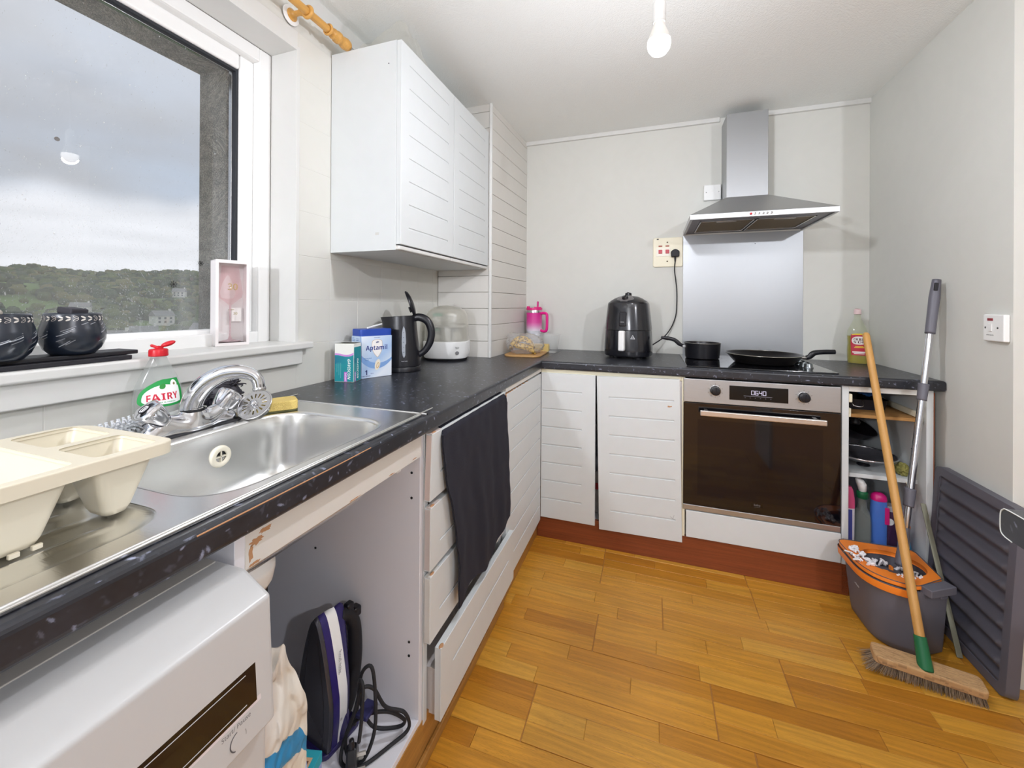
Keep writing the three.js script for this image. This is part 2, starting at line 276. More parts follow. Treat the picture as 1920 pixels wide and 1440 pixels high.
// left wall with the kitchen window
const ZA = 1.544, ZB = 3.90, YA = 1.030, YB = 2.036;
const wallLeft = struct('wall_left', merge([
  bx(-0.18, -0.003, 0, -0.004, HC, ZA), bx(-0.18, -0.003, ZB, -0.004, HC, REAR), bx(-0.18, -0.003, ZA, -0.004, YA, ZB), bx(-0.18, YB, ZA, -0.004, HC, ZB)]), M.wall);
struct('wall_outer', merge([
  bx(-0.30, -0.003, 0, -0.18, HC, 1.655), bx(-0.30, -0.003, 3.80, -0.18, HC, REAR), bx(-0.30, -0.003, 1.655, -0.18, 1.062, 3.80), bx(-0.30, 1.945, 1.655, -0.18, HC, 3.80),
  bx(-0.345, 1.03, 1.60, -0.30, 1.062, 3.85)]), M.concrete);
{ // painted-over square tiles from the worktop up to 2.1 m, each with its own edges
  const backing = part(wallLeft, 'tile_joint', merge([bx(-0.005, 0.88, 0.575, -0.0006, 2.097, ZA), bx(-0.005, 0.88, ZA, -0.0006, 1.0, 2.95), bx(-0.005, YB, ZA, -0.0006, 2.097, 3.95)]), M.tile);
  const pitch = 0.1515; let k = 0;
  const tile = (z0, z1, y0, y1) => { if (z1 - z0 < 0.01 || y1 - y0 < 0.01) return; part(wallLeft, k ? 'tile_' + String(k).padStart(3, '0') : 'tile', bx(-0.004, y0 + 0.0006, z0 + 0.0006, 0.0001 * Math.floor(rr(0, 4)), y1 - 0.0006, z1 - 0.0006, 0.0012, 1), M.tile); k++; };
  for (let r = 0; r < 8; r++) {
    const y0 = 0.892 + r * pitch, y1 = Math.min(y0 + pitch, 2.097);
    for (let c = -8; c < 12; c++) {
      let z0 = 1.388 + c * pitch, z1 = z0 + pitch;
      if (z1 < 0.6 || z0 > 2.75) continue;
      z0 = Math.max(z0, 0.577);
      if (r > 3 && z1 < 1.39) continue;                       // behind the wall cupboard
      if (z0 >= ZA - 0.001) { if (r > 0) continue; tile(z0, z1, y0, Math.min(y1, 0.985)); continue; }
      if (z1 > ZA) { tile(z0, ZA, y0, y1); continue; }
      tile(z0, z1, y0, y1);
    }
  }
  part(wallLeft, 'lining_board', bx(-0.004, YB + 0.001, ZA - 0.002, 0.0005, 2.097, 3.95, 0.001), M.gloss);
}
{ // ---- the window: white reveal and frame, dark gasket, two panes
  const w = struct('window_1');
  const X = -0.112; // face of the frame
  const fr = (x0, x1, za, zb, ya, yb, t, r = 0.003) => merge([bx(x0, ya, za, x1, yb, za + t, r), bx(x0, ya, zb - t, x1, yb, zb, r), bx(x0, yb - t, za + t, x1, yb, zb - t, r), bx(x0, ya, za + t, x1, ya + t, zb - t, r)]);
  part(w, 'reveal_lining', merge([bx(X, 1.045, ZA - 0.012, 0.0012, YB + 0.012, ZA + 0.0015, 0.001), bx(X, YB - 0.0015, ZA, 0.0012, YB + 0.012, ZB, 0.001), bx(X, 1.045, ZB - 0.002, 0.0012, YB, ZB + 0.012, 0.001)]), M.gloss);
  part(w, 'frame', fr(-0.18, X, ZA + 0.002, ZB - 0.002, 1.046, YB - 0.002, 0.043), M.upvc);
  part(w, 'frame_step', fr(-0.18, X - 0.006, ZA + 0.04, ZB - 0.04, 1.05, YB - 0.04, 0.006), M.upvc);
  part(w, 'mullion', bx(-0.178, 1.07, 2.216, X - 0.005, YB - 0.04, 2.296, 0.004), M.upvc);
  for (const [za, zb] of [[1.588, 2.218], [2.294, 3.856]]) {
    part(w, 'glazing_bead', fr(-0.178, -0.138, za, zb, 1.052, 1.992, 0.05, 0.008), M.upvc);
    part(w, 'gasket', fr(-0.172, -0.146, za + 0.046, zb - 0.046, 1.052 + 0.026, 1.992 - 0.046, 0.0125, 0.001), M.gasket);
    part(w, 'spacer', fr(-0.174, -0.16, za + 0.054, zb - 0.054, 1.06 + 0.02, 1.992 - 0.054, 0.008, 0.001), M.nickel);
    part(w, 'pane', bx(-0.163, 1.07, za + 0.05, -0.159, 1.992 - 0.05, zb - 0.05), M.pane);
  }
  { // weathered dirt on the outside of the glass: film and specks, thicker towards the bottom
    const spots = []; for (let i = 0; i < 1500; i++) spots.push([rnd(), rnd() ** 1.6, rr(0.0004, 0.0017) * (rnd() < 0.06 ? 2.2 : 1), rr(0.25, 0.8), rr(0, 3.14), rr(1, 2.6)]);
    const am = dataTex(1024, 1024, (() => {
      const N = 64, C = {}; for (const s of spots) for (let a = -1; a <= 1; a++) for (let b = -1; b <= 1; b++) { const k = (Math.floor(s[0] * N) + a) + ',' + (Math.floor(s[1] * N) + b); (C[k] ??= []).push(s); }
      return (u, v) => {
        const low = sm(1 - v, 0.35, 1);
        let k = 0.03 + 0.20 * low + 0.02 * Math.max(0, pn(u, v, 6, 5, 31)) + 0.5 * low * sm(pn(u, v, 190, 190, 32) + 0.5 * pn(u, v, 60, 60, 33), 0.55, 1.2) * (0.6 + 0.4 * pn(u, v, 5, 5, 35)) + 0.05 * sm(u, 0.86, 1) * low;
        for (const s of C[Math.floor(u * N) + ',' + Math.floor(v * N)] ?? []) { const dx = u - s[0], dy = v - s[1], a = (dx * Math.cos(s[4]) + dy * Math.sin(s[4])) / s[5], b = -dx * Math.sin(s[4]) + dy * Math.cos(s[4]); const e = Math.hypot(a, b) / s[2]; if (e < 1) k = Math.max(k, s[3] * (1 - e * e)); }
        return k;
      };
    })());
    am.wrapS = am.wrapT = THREE.ClampToEdgeWrapping;
    const g = new THREE.PlaneGeometry(0.53, 0.872); g.rotateY(Math.PI / 2);
    part(w, 'dirt_film', g, S(0xdfe2e0, 1, { transparent: true, alphaMap: am }), [-0.1655, 1.506, 1.903]);
  }
  const st = S(0x7d7a78, 0.8), disc = () => new THREE.CylinderGeometry(0.0048, 0.0048, 0.0008, 24).rotateZ(Math.PI / 2);
  part(w, 'sticker', disc(), st, [-0.158, 1.555, 2.062], null, 'round grey dot stuck to the glass'); part(w, 'sticker', disc(), st, [-0.158, 1.253, 1.770], null, 'round grey dot stuck to the glass');
  const flake = (s) => { const L = []; for (let k = 0; k < 4; k++) { const a = k * Math.PI / 4; L.push(new THREE.BoxGeometry(0.0007, s * 2, 0.0009).rotateX(a)); for (const q of [-1, 1]) L.push(new THREE.BoxGeometry(0.0007, s * 0.34, s * 0.34).rotateX(Math.PI / 4).translate(0, q * s * 0.8, 0).rotateX(a)); } L.push(new THREE.BoxGeometry(0.0007, s * 0.5, s * 0.5).rotateX(0.5)); return merge(L); };
  part(w, 'snowflake_sticker', flake(0.0095), S(0x4a4a48, 0.8), [-0.158, 1.235, 1.818]); part(w, 'snowflake_sticker', flake(0.008), S(0x4a4a48, 0.8), [-0.158, 1.302, 1.744]);
  part(w, 'sill', bx(-0.175, 1.030, 1.498, 0.036, 1.0535, 3.95, 0.006, 3), M.gloss);
  part(w, 'apron', bx(-0.003, 0.980, 1.530, 0.020, 1.034, 3.92, 0.004), M.gloss);
  part(w, 'outer_sill', bx(-0.32, 1.045, 1.655, -0.178, 1.066, 3.80, 0.004), M.concrete);
}
struct('trim_1', bx(0.343, 2.237, -0.002, 1.497, 2.2625, 0.016, 0.003), M.gloss);
struct('trim_2', bx(1.712, 2.237, -0.002, 2.2, 2.2625, 0.016, 0.003), M.gloss);
struct('trim_3', bx(-0.004, 2.2, 1.1, 0.003, 2.263, 3.4, 0.002), M.gloss);
{ // boxed-in corner clad with horizontal boards
  const b = struct('wall_corner'), X0 = 0.318, X1 = 0.345, Z = 0.573;
  part(b, 'carcass', plate([[0, 0.01], [X0 - 0.012, -Z + 0.01], [0, -Z + 0.01]], 1.37).rotateX(-Math.PI / 2).translate(0, 0.89, 0), M.grout);
  part(b, 'carcass', plate([[0, 0.0], [X1 - 0.014, 0.0], [X0 - 0.014, -Z + 0.013], [0, -Z + 0.013]], 1.371).rotateX(-Math.PI / 2).translate(0, 0.8895, 0), M.grout);
  const ang = Math.atan2(X1 - X0, Z), len = Math.hypot(X1 - X0, Z), ps = 0.0882; let k = 0;
  for (let i = 0; i < 16; i++) {
    const y0 = 0.899 + i * ps, y1 = Math.min(y0 + ps - 0.0016, HC); if (y1 - y0 < 0.01) continue;
    const nm = (n) => n + (k ? '_' + String(k).padStart(3, '0') : '');
    part(b, nm('cladding_board'), bx(0.0, y0, Z - 0.012, X0 - 0.008, y1, Z, 0.0025), M.board); k++;
    const o = part(b, nm('cladding_board'), bx(-0.012, y0, 0, 0, y1, len - 0.006, 0.0025), M.board, [X1, 0, 0]); o.rotation.y = -ang; k++;
  }
  part(b, 'corner_bead', bx(X0 - 0.011, 0.9, Z - 0.010, X0 + 0.005, HC, Z + 0.006, 0.003), M.gloss);
}
// ------------------------------------------------------------------ outside: valley with trees, fields and houses
{
  const hgt = (r, a) => -17 + 6 * n2(a * 4, r / 140) * sm(r, 150, 400) + 55 * sm(r, 260, 820) + 5 * n2(a * 9 + 3, r / 90) * sm(r, 300, 700);
  const pos = [], col = [], idx = [], NR = 60, NA = 90, A0 = Math.PI - 0.5, A1 = Math.PI + 1.15, field = (r, a) => sm(n2(a * 7 + 11, r / 95), 0.15, 0.4);
  const c1 = new THREE.Color(0x66813f), c2 = new THREE.Color(0x3d4a2b), c = new THREE.Color();
  for (let i = 0; i <= NR; i++) for (let j = 0; j <= NA; j++) { const r = 20 + 980 * (i / NR) ** 1.5, a = lerp(A0, A1, j / NA); pos.push(r * Math.cos(a), hgt(r, a), 2 + r * Math.sin(a)); c.copy(c2).lerp(c1, field(r, a)); col.push(c.r, c.g, c.b); }
  for (let i = 0; i < NR; i++) for (let j = 0; j < NA; j++) { const a = i * (NA + 1) + j, b = a + NA + 1; idx.push(a, a + 1, b, b, a + 1, b + 1); }
  const g = new THREE.BufferGeometry(); g.setAttribute('position', new THREE.Float32BufferAttribute(pos, 3)); g.setAttribute('color', new THREE.Float32BufferAttribute(col, 3)); g.setIndex(idx); g.computeVertexNormals();
  struct('hillside', g, S(0xffffff, 1, { vertexColors: true }));
  const blob = mergeVertices(new THREE.IcosahedronGeometry(1, 2)); { const p = blob.attributes.position; for (let i = 0; i < p.count; i++) { const k = 1 + 0.28 * n3(p.getX(i) * 2.2, p.getY(i) * 2.2, p.getZ(i) * 2.2); p.setXYZ(i, p.getX(i) * k, p.getY(i) * k * 0.9, p.getZ(i) * k); } blob.computeVertexNormals(); }
  const N = 15000, im = new THREE.InstancedMesh(blob, S(0xffffff, 1), N), m = new THREE.Matrix4(), q = new THREE.Quaternion(); let n = 0, guard = 0;
  const houses = [[Math.PI + 0.47, 215], [Math.PI + 0.535, 330], [Math.PI + 0.60, 250], [Math.PI + 0.40, 190], [Math.PI + 0.56, 520], [Math.PI + 0.43, 420], [Math.PI + 0.635, 300], [Math.PI + 0.51, 265]];
  const tc = [new THREE.Color(0x4c5d31), new THREE.Color(0x37472a), new THREE.Color(0x5f6b3a), new THREE.Color(0x6a6a40), new THREE.Color(0x3f5138)];
  while (n < N && guard++ < 150000) {
    const r = Math.sqrt(lerp(110 * 110, 900 * 900, rnd())), a = lerp(A0, A1, rnd());
    if (r < 760 && rnd() < field(r, a) * 0.97) continue;
    const s = rr(1.8, 3.9) * (r > 500 ? 1.3 : 1);
    if (houses.some(([ha, hr]) => Math.abs(a - ha) * hr < 9 && r > hr - 30 && r < hr + 8)) continue;
    q.setFromAxisAngle(V(0, 1, 0), rnd() * 6.28); m.compose(V(r * Math.cos(a), hgt(r, a) + s * 0.55, 2 + r * Math.sin(a)), q, V(s, s * rr(0.8, 1.3), s)); im.setMatrixAt(n, m);
    const t = tc[Math.floor(rnd() * tc.length)]; im.setColorAt(n, c.copy(t).multiplyScalar(rr(0.75, 1.25))); n++;
  }
  im.count = n; im.name = 'woodland'; im.userData = { kind: 'stuff', label: 'dense woodland of broadleaf trees covering the valley and ridge outside', category: 'trees' }; scene.add(im);
  const wallM = S(0xe8e4da, 0.9), roofM = S(0x8d8c88, 0.9), winM = S(0x4a4f55, 0.4);
  const h0 = (() => {
    const o = new THREE.Group();
    part(o, 'wall', bx(-5, -2, -3.5, 5, 5, 3.5), wallM);
    part(o, 'roof', plate([[-4, 0], [4, 0], [0, 3.4]], 10.8).rotateY(Math.PI / 2).translate(-5.4, 5, 0), roofM);
    for (const x of [-3, 0, 3]) for (const y of [0.8, 3]) part(o, 'window', bx(x - 0.6, y, 3.48, x + 0.6, y + 1.3, 3.56), winM);
    part(o, 'chimney', bx(3.6, 6, -0.5, 4.5, 9.4, 0.5), wallM);
    return o;
  })();
  for (const [a, r] of houses) { const o = h0.clone(); o.name = numbered('house'); o.position.set(r * Math.cos(a), hgt(r, a) + 0.5, 2 + r * Math.sin(a)); o.rotation.y = -a + Math.PI * 1.5 + rr(-0.6, 0.6); o.userData = { label: 'small distant white house with a grey roof among the trees outside', category: 'house', group: 'white houses in the valley' }; scene.add(o); }
}

// ------------------------------------------------------------------ wall cupboard
{
  const t = thing('wall_cabinet', 'white wall cupboard with two grooved doors hung beside the window', 'cabinet', [0, 0, 0]);
  const z0 = 0.576, z1 = 1.388, y0 = 1.372, y1 = 2.108;
  part(t, 'side_panel', bx(0.001, y0, z1 - 0.016, 0.284, y1, z1, 0.001), M.door); part(t, 'side_panel', bx(0.001, y0, z0, 0.284, y1, z0 + 0.016, 0.001), M.door);
  part(t, 'top_panel', bx(0.001, y1 - 0.016, z0 + 0.016, 0.284, y1, z1 - 0.016), M.door); part(t, 'bottom_panel', bx(0.001, y0, z0 + 0.016, 0.284, y0 + 0.016, z1 - 0.016), M.door);
  part(t, 'back_panel', bx(0.001, y0 + 0.016, z0 + 0.016, 0.006, y1 - 0.016, z1 - 0.016), M.carcass);
  const ys = []; for (let i = 0; i < 8; i++) ys.push(0.062 + i * 0.0835);
  const d = (za, zb) => { const w = zb - za; const o = part(t, 'door', groovedFront(w, y1 - 0.002 - 1.392, 0.018, ys, 0.052, w - 0.052, 0.005, 0.0017), M.door, [0.285, 1.392, zb]); o.rotation.y = Math.PI / 2; return o; };
  d(0.9845, 1.387); d(0.578, 0.9815);
  for (const [a, b] of [[1.0, 1.386], [0.578, 0.994]]) part(t, 'grip_rail', bx(0.268, 1.373, a, 0.299, 1.3885, b, 0.005, 3), M.gloss);
  part(t, 'hinge_cap', bx(0.20, 1.428, z1 - 0.0004, 0.215, 1.437, z1 + 0.001), S(0xcfcfca, 0.6)); 
  part(t, 'screw_hole', cyl(0.0022, 0.0022, 0.001, 12).rotateX(Math.PI / 2).translate(0.252, 2.03, z1), M.greyDark);
}
// ------------------------------------------------------------------ worktops
const ssink = [[0.135, 1.725, 0.03], [0.565, 1.725, 0.03], [0.565, 2.70, 0.03], [0.135, 2.70, 0.03]];
{
  const t = thing('worktop', 'dark speckled laminate worktop running under the window with the sink let into it', 'worktop');
  part(t, 'top', slab([[0.0015, 0.003], [0.606, 0.003], [0.606, 3.05], [0.0015, 3.05]], 0.8588, 0.9, 0.009, [roundPoly(ssink)], 4), M.worktop);
  part(t, 'worn_edge', tube([[0.6045, 0.8955, 1.93], [0.605, 0.8945, 2.05], [0.605, 0.8945, 2.26]], 0.0011, 20, 6), M.chip, null, null, 'strip of bare brown board where the laminate edge is worn');
  const u = thing('worktop', 'dark speckled laminate worktop along the back wall holding the hob', 'worktop');
  const o = part(u, 'top', slab([[0.599, 0.0015], [W - 0.002, 0.0015], [W - 0.002, 0.592], [0.599, 0.592]], 0.8588, 0.9, 0.009, [], 4), M.worktop);
}
// ------------------------------------------------------------------ base units
const stile = (x0, y0, z0, x1, y1, z1) => bx(x0, y0, z0, x1, y1, z1, 0.0015, 1);
{ // run under the window: sink unit (open, its door gone)
  const t = thing('sink_unit', 'open white sink cupboard without a door, paint flaking off its top rail', 'cabinet');
  part(t, 'side_panel', bx(0.07, 0.0, 1.688, 0.579, 0.858, 1.703, 0.001, 1), M.carcass); part(t, 'side_panel', bx(0.07, 0, 2.178, 0.582, 0.858, 2.194, 0.001, 1), M.carcass);
  part(t, 'base_panel', bx(0.05, 0.115, 1.703, 0.579, 0.13, 2.178, 0.001, 1), M.carcass);
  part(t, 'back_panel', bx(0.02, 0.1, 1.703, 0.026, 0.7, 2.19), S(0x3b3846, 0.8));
  part(t, 'front_rail', bx(0.563, 0.797, 1.703, 0.583, 0.858, 2.1785, 0.0015, 1), M.board, null, null, 'cream rail with flaking paint');
  for (const [zc, yc, w, h, s] of [[2.160, 0.832, 0.022, 0.010, 1], [2.170, 0.818, 0.007, 0.022, 2], [2.146, 0.842, 0.02, 0.008, 3], [2.164, 0.801, 0.02, 0.004, 4], [1.95, 0.800, 0.03, 0.002, 5], [1.83, 0.801, 0.02, 0.0022, 6], [2.08, 0.8545, 0.03, 0.002, 9], [1.735, 0.803, 0.015, 0.0026, 7]]) {
    const L = []; for (let k = 0; k < 22; k++) { const a = k / 22 * 6.283, q = 1 + 0.45 * n2(s * 9 + Math.cos(a) * 1.4, Math.sin(a) * 1.4); L.push([-(zc + Math.cos(a) * w / 2 * q), yc + Math.sin(a) * h / 2 * q]); }
    part(t, 'bare_patch', plate(L, 0.0006).rotateY(Math.PI / 2).translate(0.5828, 0, 0), M.chip);
  }
  for (const [x, y] of [[0.555, 0.752], [0.555, 0.688], [0.55, 0.32], [0.55, 0.285], [0.48, 0.80], [0.42, 0.78], [0.247, 0.50], [0.10, 0.47]]) part(t, 'screw_hole', new THREE.CylinderGeometry(0.0032, 0.0032, 0.002, 14).rotateX(Math.PI / 2).translate(x, y, 1.7034), M.rubber);
  part(t, 'bracket', merge([bx(0.494, 0.758, 1.703, 0.506, 0.84, 1.73, 0.002), bx(0.510, 0.752, 1.703, 0.524, 0.84, 1.722, 0.002)]), M.white);
}
{ // drawers with a swollen, tilted front
  const t = thing('drawer_unit', 'white four-drawer base unit with chipped fronts beside the open sink cupboard', 'cabinet');
  part(t, 'side_panel', stile(0.06, 0.1, 1.668, 0.582, 0.858, 1.686), M.door); part(t, 'side_panel', stile(0.06, 0.1, 1.118, 0.582, 0.858, 1.134), M.door);
  part(t, 'back_panel', bx(0.05, 0.1, 1.12, 0.06, 0.858, 1.684), M.carcass);
  part(t, 'front_rail', stile(0.55, 0.842, 1.134, 0.582, 0.858, 1.668), M.door);
  const zs = [1.138, 1.690];
  [[0.678, 0.852, 0.586, 0.030], [0.500, 0.662, 0.587, 0.006], [0.316, 0.486, 0.588, 0.0]].forEach(([a, b, x, tilt], i) => {
    const w = zs[1] - zs[0], g = groovedFront(w, b - a, 0.018, [(b - a) * 0.36], 0.05, w - 0.05);
    const o = part(t, 'drawer', g, M.door, [x - 0.003, a, zs[1]]); o.rotation.set(0, Math.PI / 2, 0); o.rotation.order = 'YXZ'; o.rotation.x = tilt;
    part(o, 'drawer_box', bx(0.02, 0.02, -0.42, w - 0.04, b - a - 0.03, -0.001), M.carcass);
    part(o, 'bare_edge', merge([bx(-0.0012, 0.004, 0.002, 0.0004, b - a - 0.004, 0.016), bx(0.0, b - a - 0.001, 0.004, 0.05, b - a + 0.0006, 0.017)]), [S(0xd5c4bd, 0.9), S(0xcabfba, 0.9), S(0xd9d6d0, 0.9)][i], null, null, 'rough bare chipboard edge');
    part(o, 'chip', new THREE.IcosahedronGeometry(0.006, 1).scale(1.6, 0.5, 0.7).translate(0.016, b - a, 0.013), M.chip);
  });
  const w = 0.592, g = groovedFront(w, 0.188, 0.018, [0.105], 0.07, w - 0.06);
  const o = part(t, 'drawer', g, M.door, [0.604, 0.105, 1.667]); o.rotation.y = Math.PI / 2;
  part(o, 'drawer_box', merge([bx(0.012, 0.0, -0.44, w - 0.07, 0.12, -0.0005)]), S(0xcfc8c4, 0.8));
  part(o, 'chip', new THREE.IcosahedronGeometry(0.007, 1).scale(1.5, 0.4, 0.8).translate(0.01, 0.187, 0.013), M.chip);
}
{
  const t = thing('corner_unit', 'white corner base unit whose side door meets the drawers and top edge is worn brown', 'cabinet');
  part(t, 'carcass', merge([bx(0.05, 0.1, 0.57, 0.57, 0.118, 1.112), bx(0.05, 0.1, 0.04, 0.06, 0.858, 1.112), bx(0.56, 0.1, 1.100, 0.580, 0.858, 1.116)]), M.carcass);
  part(t, 'top_rail', bx(0.56, 0.842, 0.575, 0.600, 0.8585, 1.1155, 0.001, 1), M.board);
  const ys = []; for (let i = 0; i < 8; i++) ys.push(0.082 + i * 0.0845);
  const o = part(t, 'door', groovedFront(0.522, 0.742, 0.018, ys, 0.05, 0.50), M.door, [0.584, 0.092, 1.110]); o.rotation.y = Math.PI / 2;
  const L = []; for (let i = 0; i < 9; i++) { const x = 0.006 + i * 0.02 * (1 + i * 0.1); L.push(new THREE.IcosahedronGeometry(0.005, 1).scale(rr(1.4, 3.2), rr(0.4, 0.9), rr(0.8, 1.4)).translate(x, 0.741, 0.010)); }
  for (let i = 0; i < 5; i++) L.push(new THREE.IcosahedronGeometry(0.004, 1).scale(rr(0.5, 0.9), rr(1, 2.4), 0.8).translate(0.001, 0.735 - i * 0.018, 0.014));
  part(o, 'worn_edge', merge(L), M.chip, null, null, 'door edge chipped to brown board');
}
{
  const t = thing('base_cabinet', 'white base unit with two grooved doors standing ajar left of the oven', 'cabinet');
  part(t, 'carcass', merge([bx(0.6, 0.1, 0.03, 1.262, 0.118, 0.566), bx(0.6, 0.1, 0.03, 1.262, 0.858, 0.04), bx(1.250, 0.1, 0.04, 1.266, 0.858, 0.568)]), M.carcass);
  part(t, 'top_rail', bx(0.6, 0.838, 0.545, 1.266, 0.8585, 0.573, 0.001, 1), M.ivory);
  part(t, 'stile', bx(1.2655, 0.13, 0.555, 1.2795, 0.857, 0.577, 0.001, 1), M.ivory);
  const ys = []; for (let i = 0; i < 7; i++) ys.push(0.098 + i * 0.0905);
  part(t, 'door', groovedFront(0.272, 0.732, 0.018, ys, 0.004, 0.205), M.door, [0.6030, 0.108, 0.568]);
  const d = part(t, 'door', groovedFront(0.372, 0.74, 0.018, ys, 0.055, 0.345), M.door, [0.8965, 0.1005, 0.576]); d.rotation.set(0.008, 0, 0.0185);
  part(d, 'scuff', plate([[0.318, 0.612], [0.326, 0.611], [0.336, 0.614], [0.338, 0.618], [0.33, 0.617], [0.32, 0.619]], 0.0004).translate(0, 0, 0.0178), M.chip);
  part(d, 'scuff', merge([tube([[0.322, 0.112, 0.0182], [0.333, 0.105, 0.0182], [0.34, 0.12, 0.0182]], 0.0006, 10, 5), tube([[0.333, 0.105, 0.0182], [0.342, 0.098, 0.0182]], 0.0006, 6, 5)]), M.greyLight);
  part(d, 'worn_edge', bx(0.371, 0.03, 0.003, 0.3726, 0.735, 0.015), S(0xd9c3a6, 0.9));
}
{ // what shows through the gap between those doors
  const t = thing('food_packet', 'red and white packet glimpsed through the gap between the cabinet doors', 'packet', [0.89, 0.118, 0.44]);
  part(t, 'packet', skin([ring(0.05, 0.03, 0, 4), ring(0.052, 0.033, 0.06, 4), ring(0.05, 0.03, 0.12, 4), ring(0.047, 0.018, 0.19, 4), ring(0.05, 0.004, 0.2, 4)], { capA: true, capB: true }), S(0xcfc9c4, 0.5)); part(t, 'band', skin([ring(0.053, 0.034, 0.12, 4), ring(0.0515, 0.028, 0.15, 4)]), M.red);
}
struct('baseboard_back', bx(0.582, 0.0005, 0.556, 1.90, 0.128, 0.574, 0.0015, 1), M.plinthRed);
struct('baseboard_left', merge([bx(0.560, 0.0005, 0.574, 0.5805, 0.114, 2.19, 0.0015, 1), bx(0.5805, 0.0005, 1.10, 0.592, 0.030, 2.19, 0.004)]), M.plinthOak);
{ // housing round the oven and the open shelf unit
  const t = thing('oven_housing', 'white board housing below and around the built-in oven', 'cabinet');
  part(t, 'front_panel', bx(1.2845, 0.134, 0.566, 1.8685, 0.2545, 0.586, 0.002), M.door);
  part(t, 'side_panel', bx(1.2675, 0.128, 0.02, 1.2835, 0.85, 0.553), M.carcass);
  part(t, 'base_panel', bx(1.2835, 0.235, 0.02, 1.868, 0.25, 0.56), M.carcass);
}
{
  const t = thing('open_cabinet', 'white open-fronted base unit with bare shelf edges right of the oven', 'cabinet');
  part(t, 'side_panel', stile(1.8735, 0.01, 0.02, 1.8975, 0.858, 0.574), M.door); part(t, 'side_panel', stile(2.146, 0.01, 0.02, 2.168, 0.858, 0.574), M.door);
  part(t, 'worn_edge', bx(2.1675, 0.02, 0.56, 2.171, 0.85, 0.573), S(0x9c5a3c, 0.9));
  part(t, 'back_panel', bx(1.8975, 0.12, 0.02, 2.146, 0.84, 0.028), S(0xb5b2ba, 0.7)); part(t, 'base_panel', bx(1.8975, 0.13, 0.028, 2.146, 0.146, 0.57), M.carcass);
  part(t, 'top_rail', bx(1.8975, 0.836, 0.53, 2.146, 0.858, 0.573, 0.001, 1), M.board); part(t, 'shelf', bx(1.8975, 0.470, 0.06, 2.146, 0.487, 0.52, 0.001, 1), M.door);
  const ds = part(t, 'drawer_board', bx(1.9035, 0.727, 0.06, 2.140, 0.740, 0.55, 0.001, 1), woodOf(0xb98a52, 3, 6, 0.7)); ds.rotation.z = -0.0;
  for (const x of [1.8985, 2.132]) part(t, 'runner', merge([bx(x, 0.742, 0.1, x + 0.012, 0.765, 0.56, 0.002), bx(x, 0.79, 0.545, x + 0.014, 0.825, 0.568, 0.004), bx(x, 0.73, 0.545, x + 0.009, 0.745, 0.566, 0.002)]), M.ivory);
  for (const y of [0.60, 0.582, 0.42]) part(t, 'screw_hole', new THREE.CylinderGeometry(0.003, 0.003, 0.002, 12).rotateZ(Math.PI / 2).translate(2.1455, y, 0.48), M.greyDark);
}
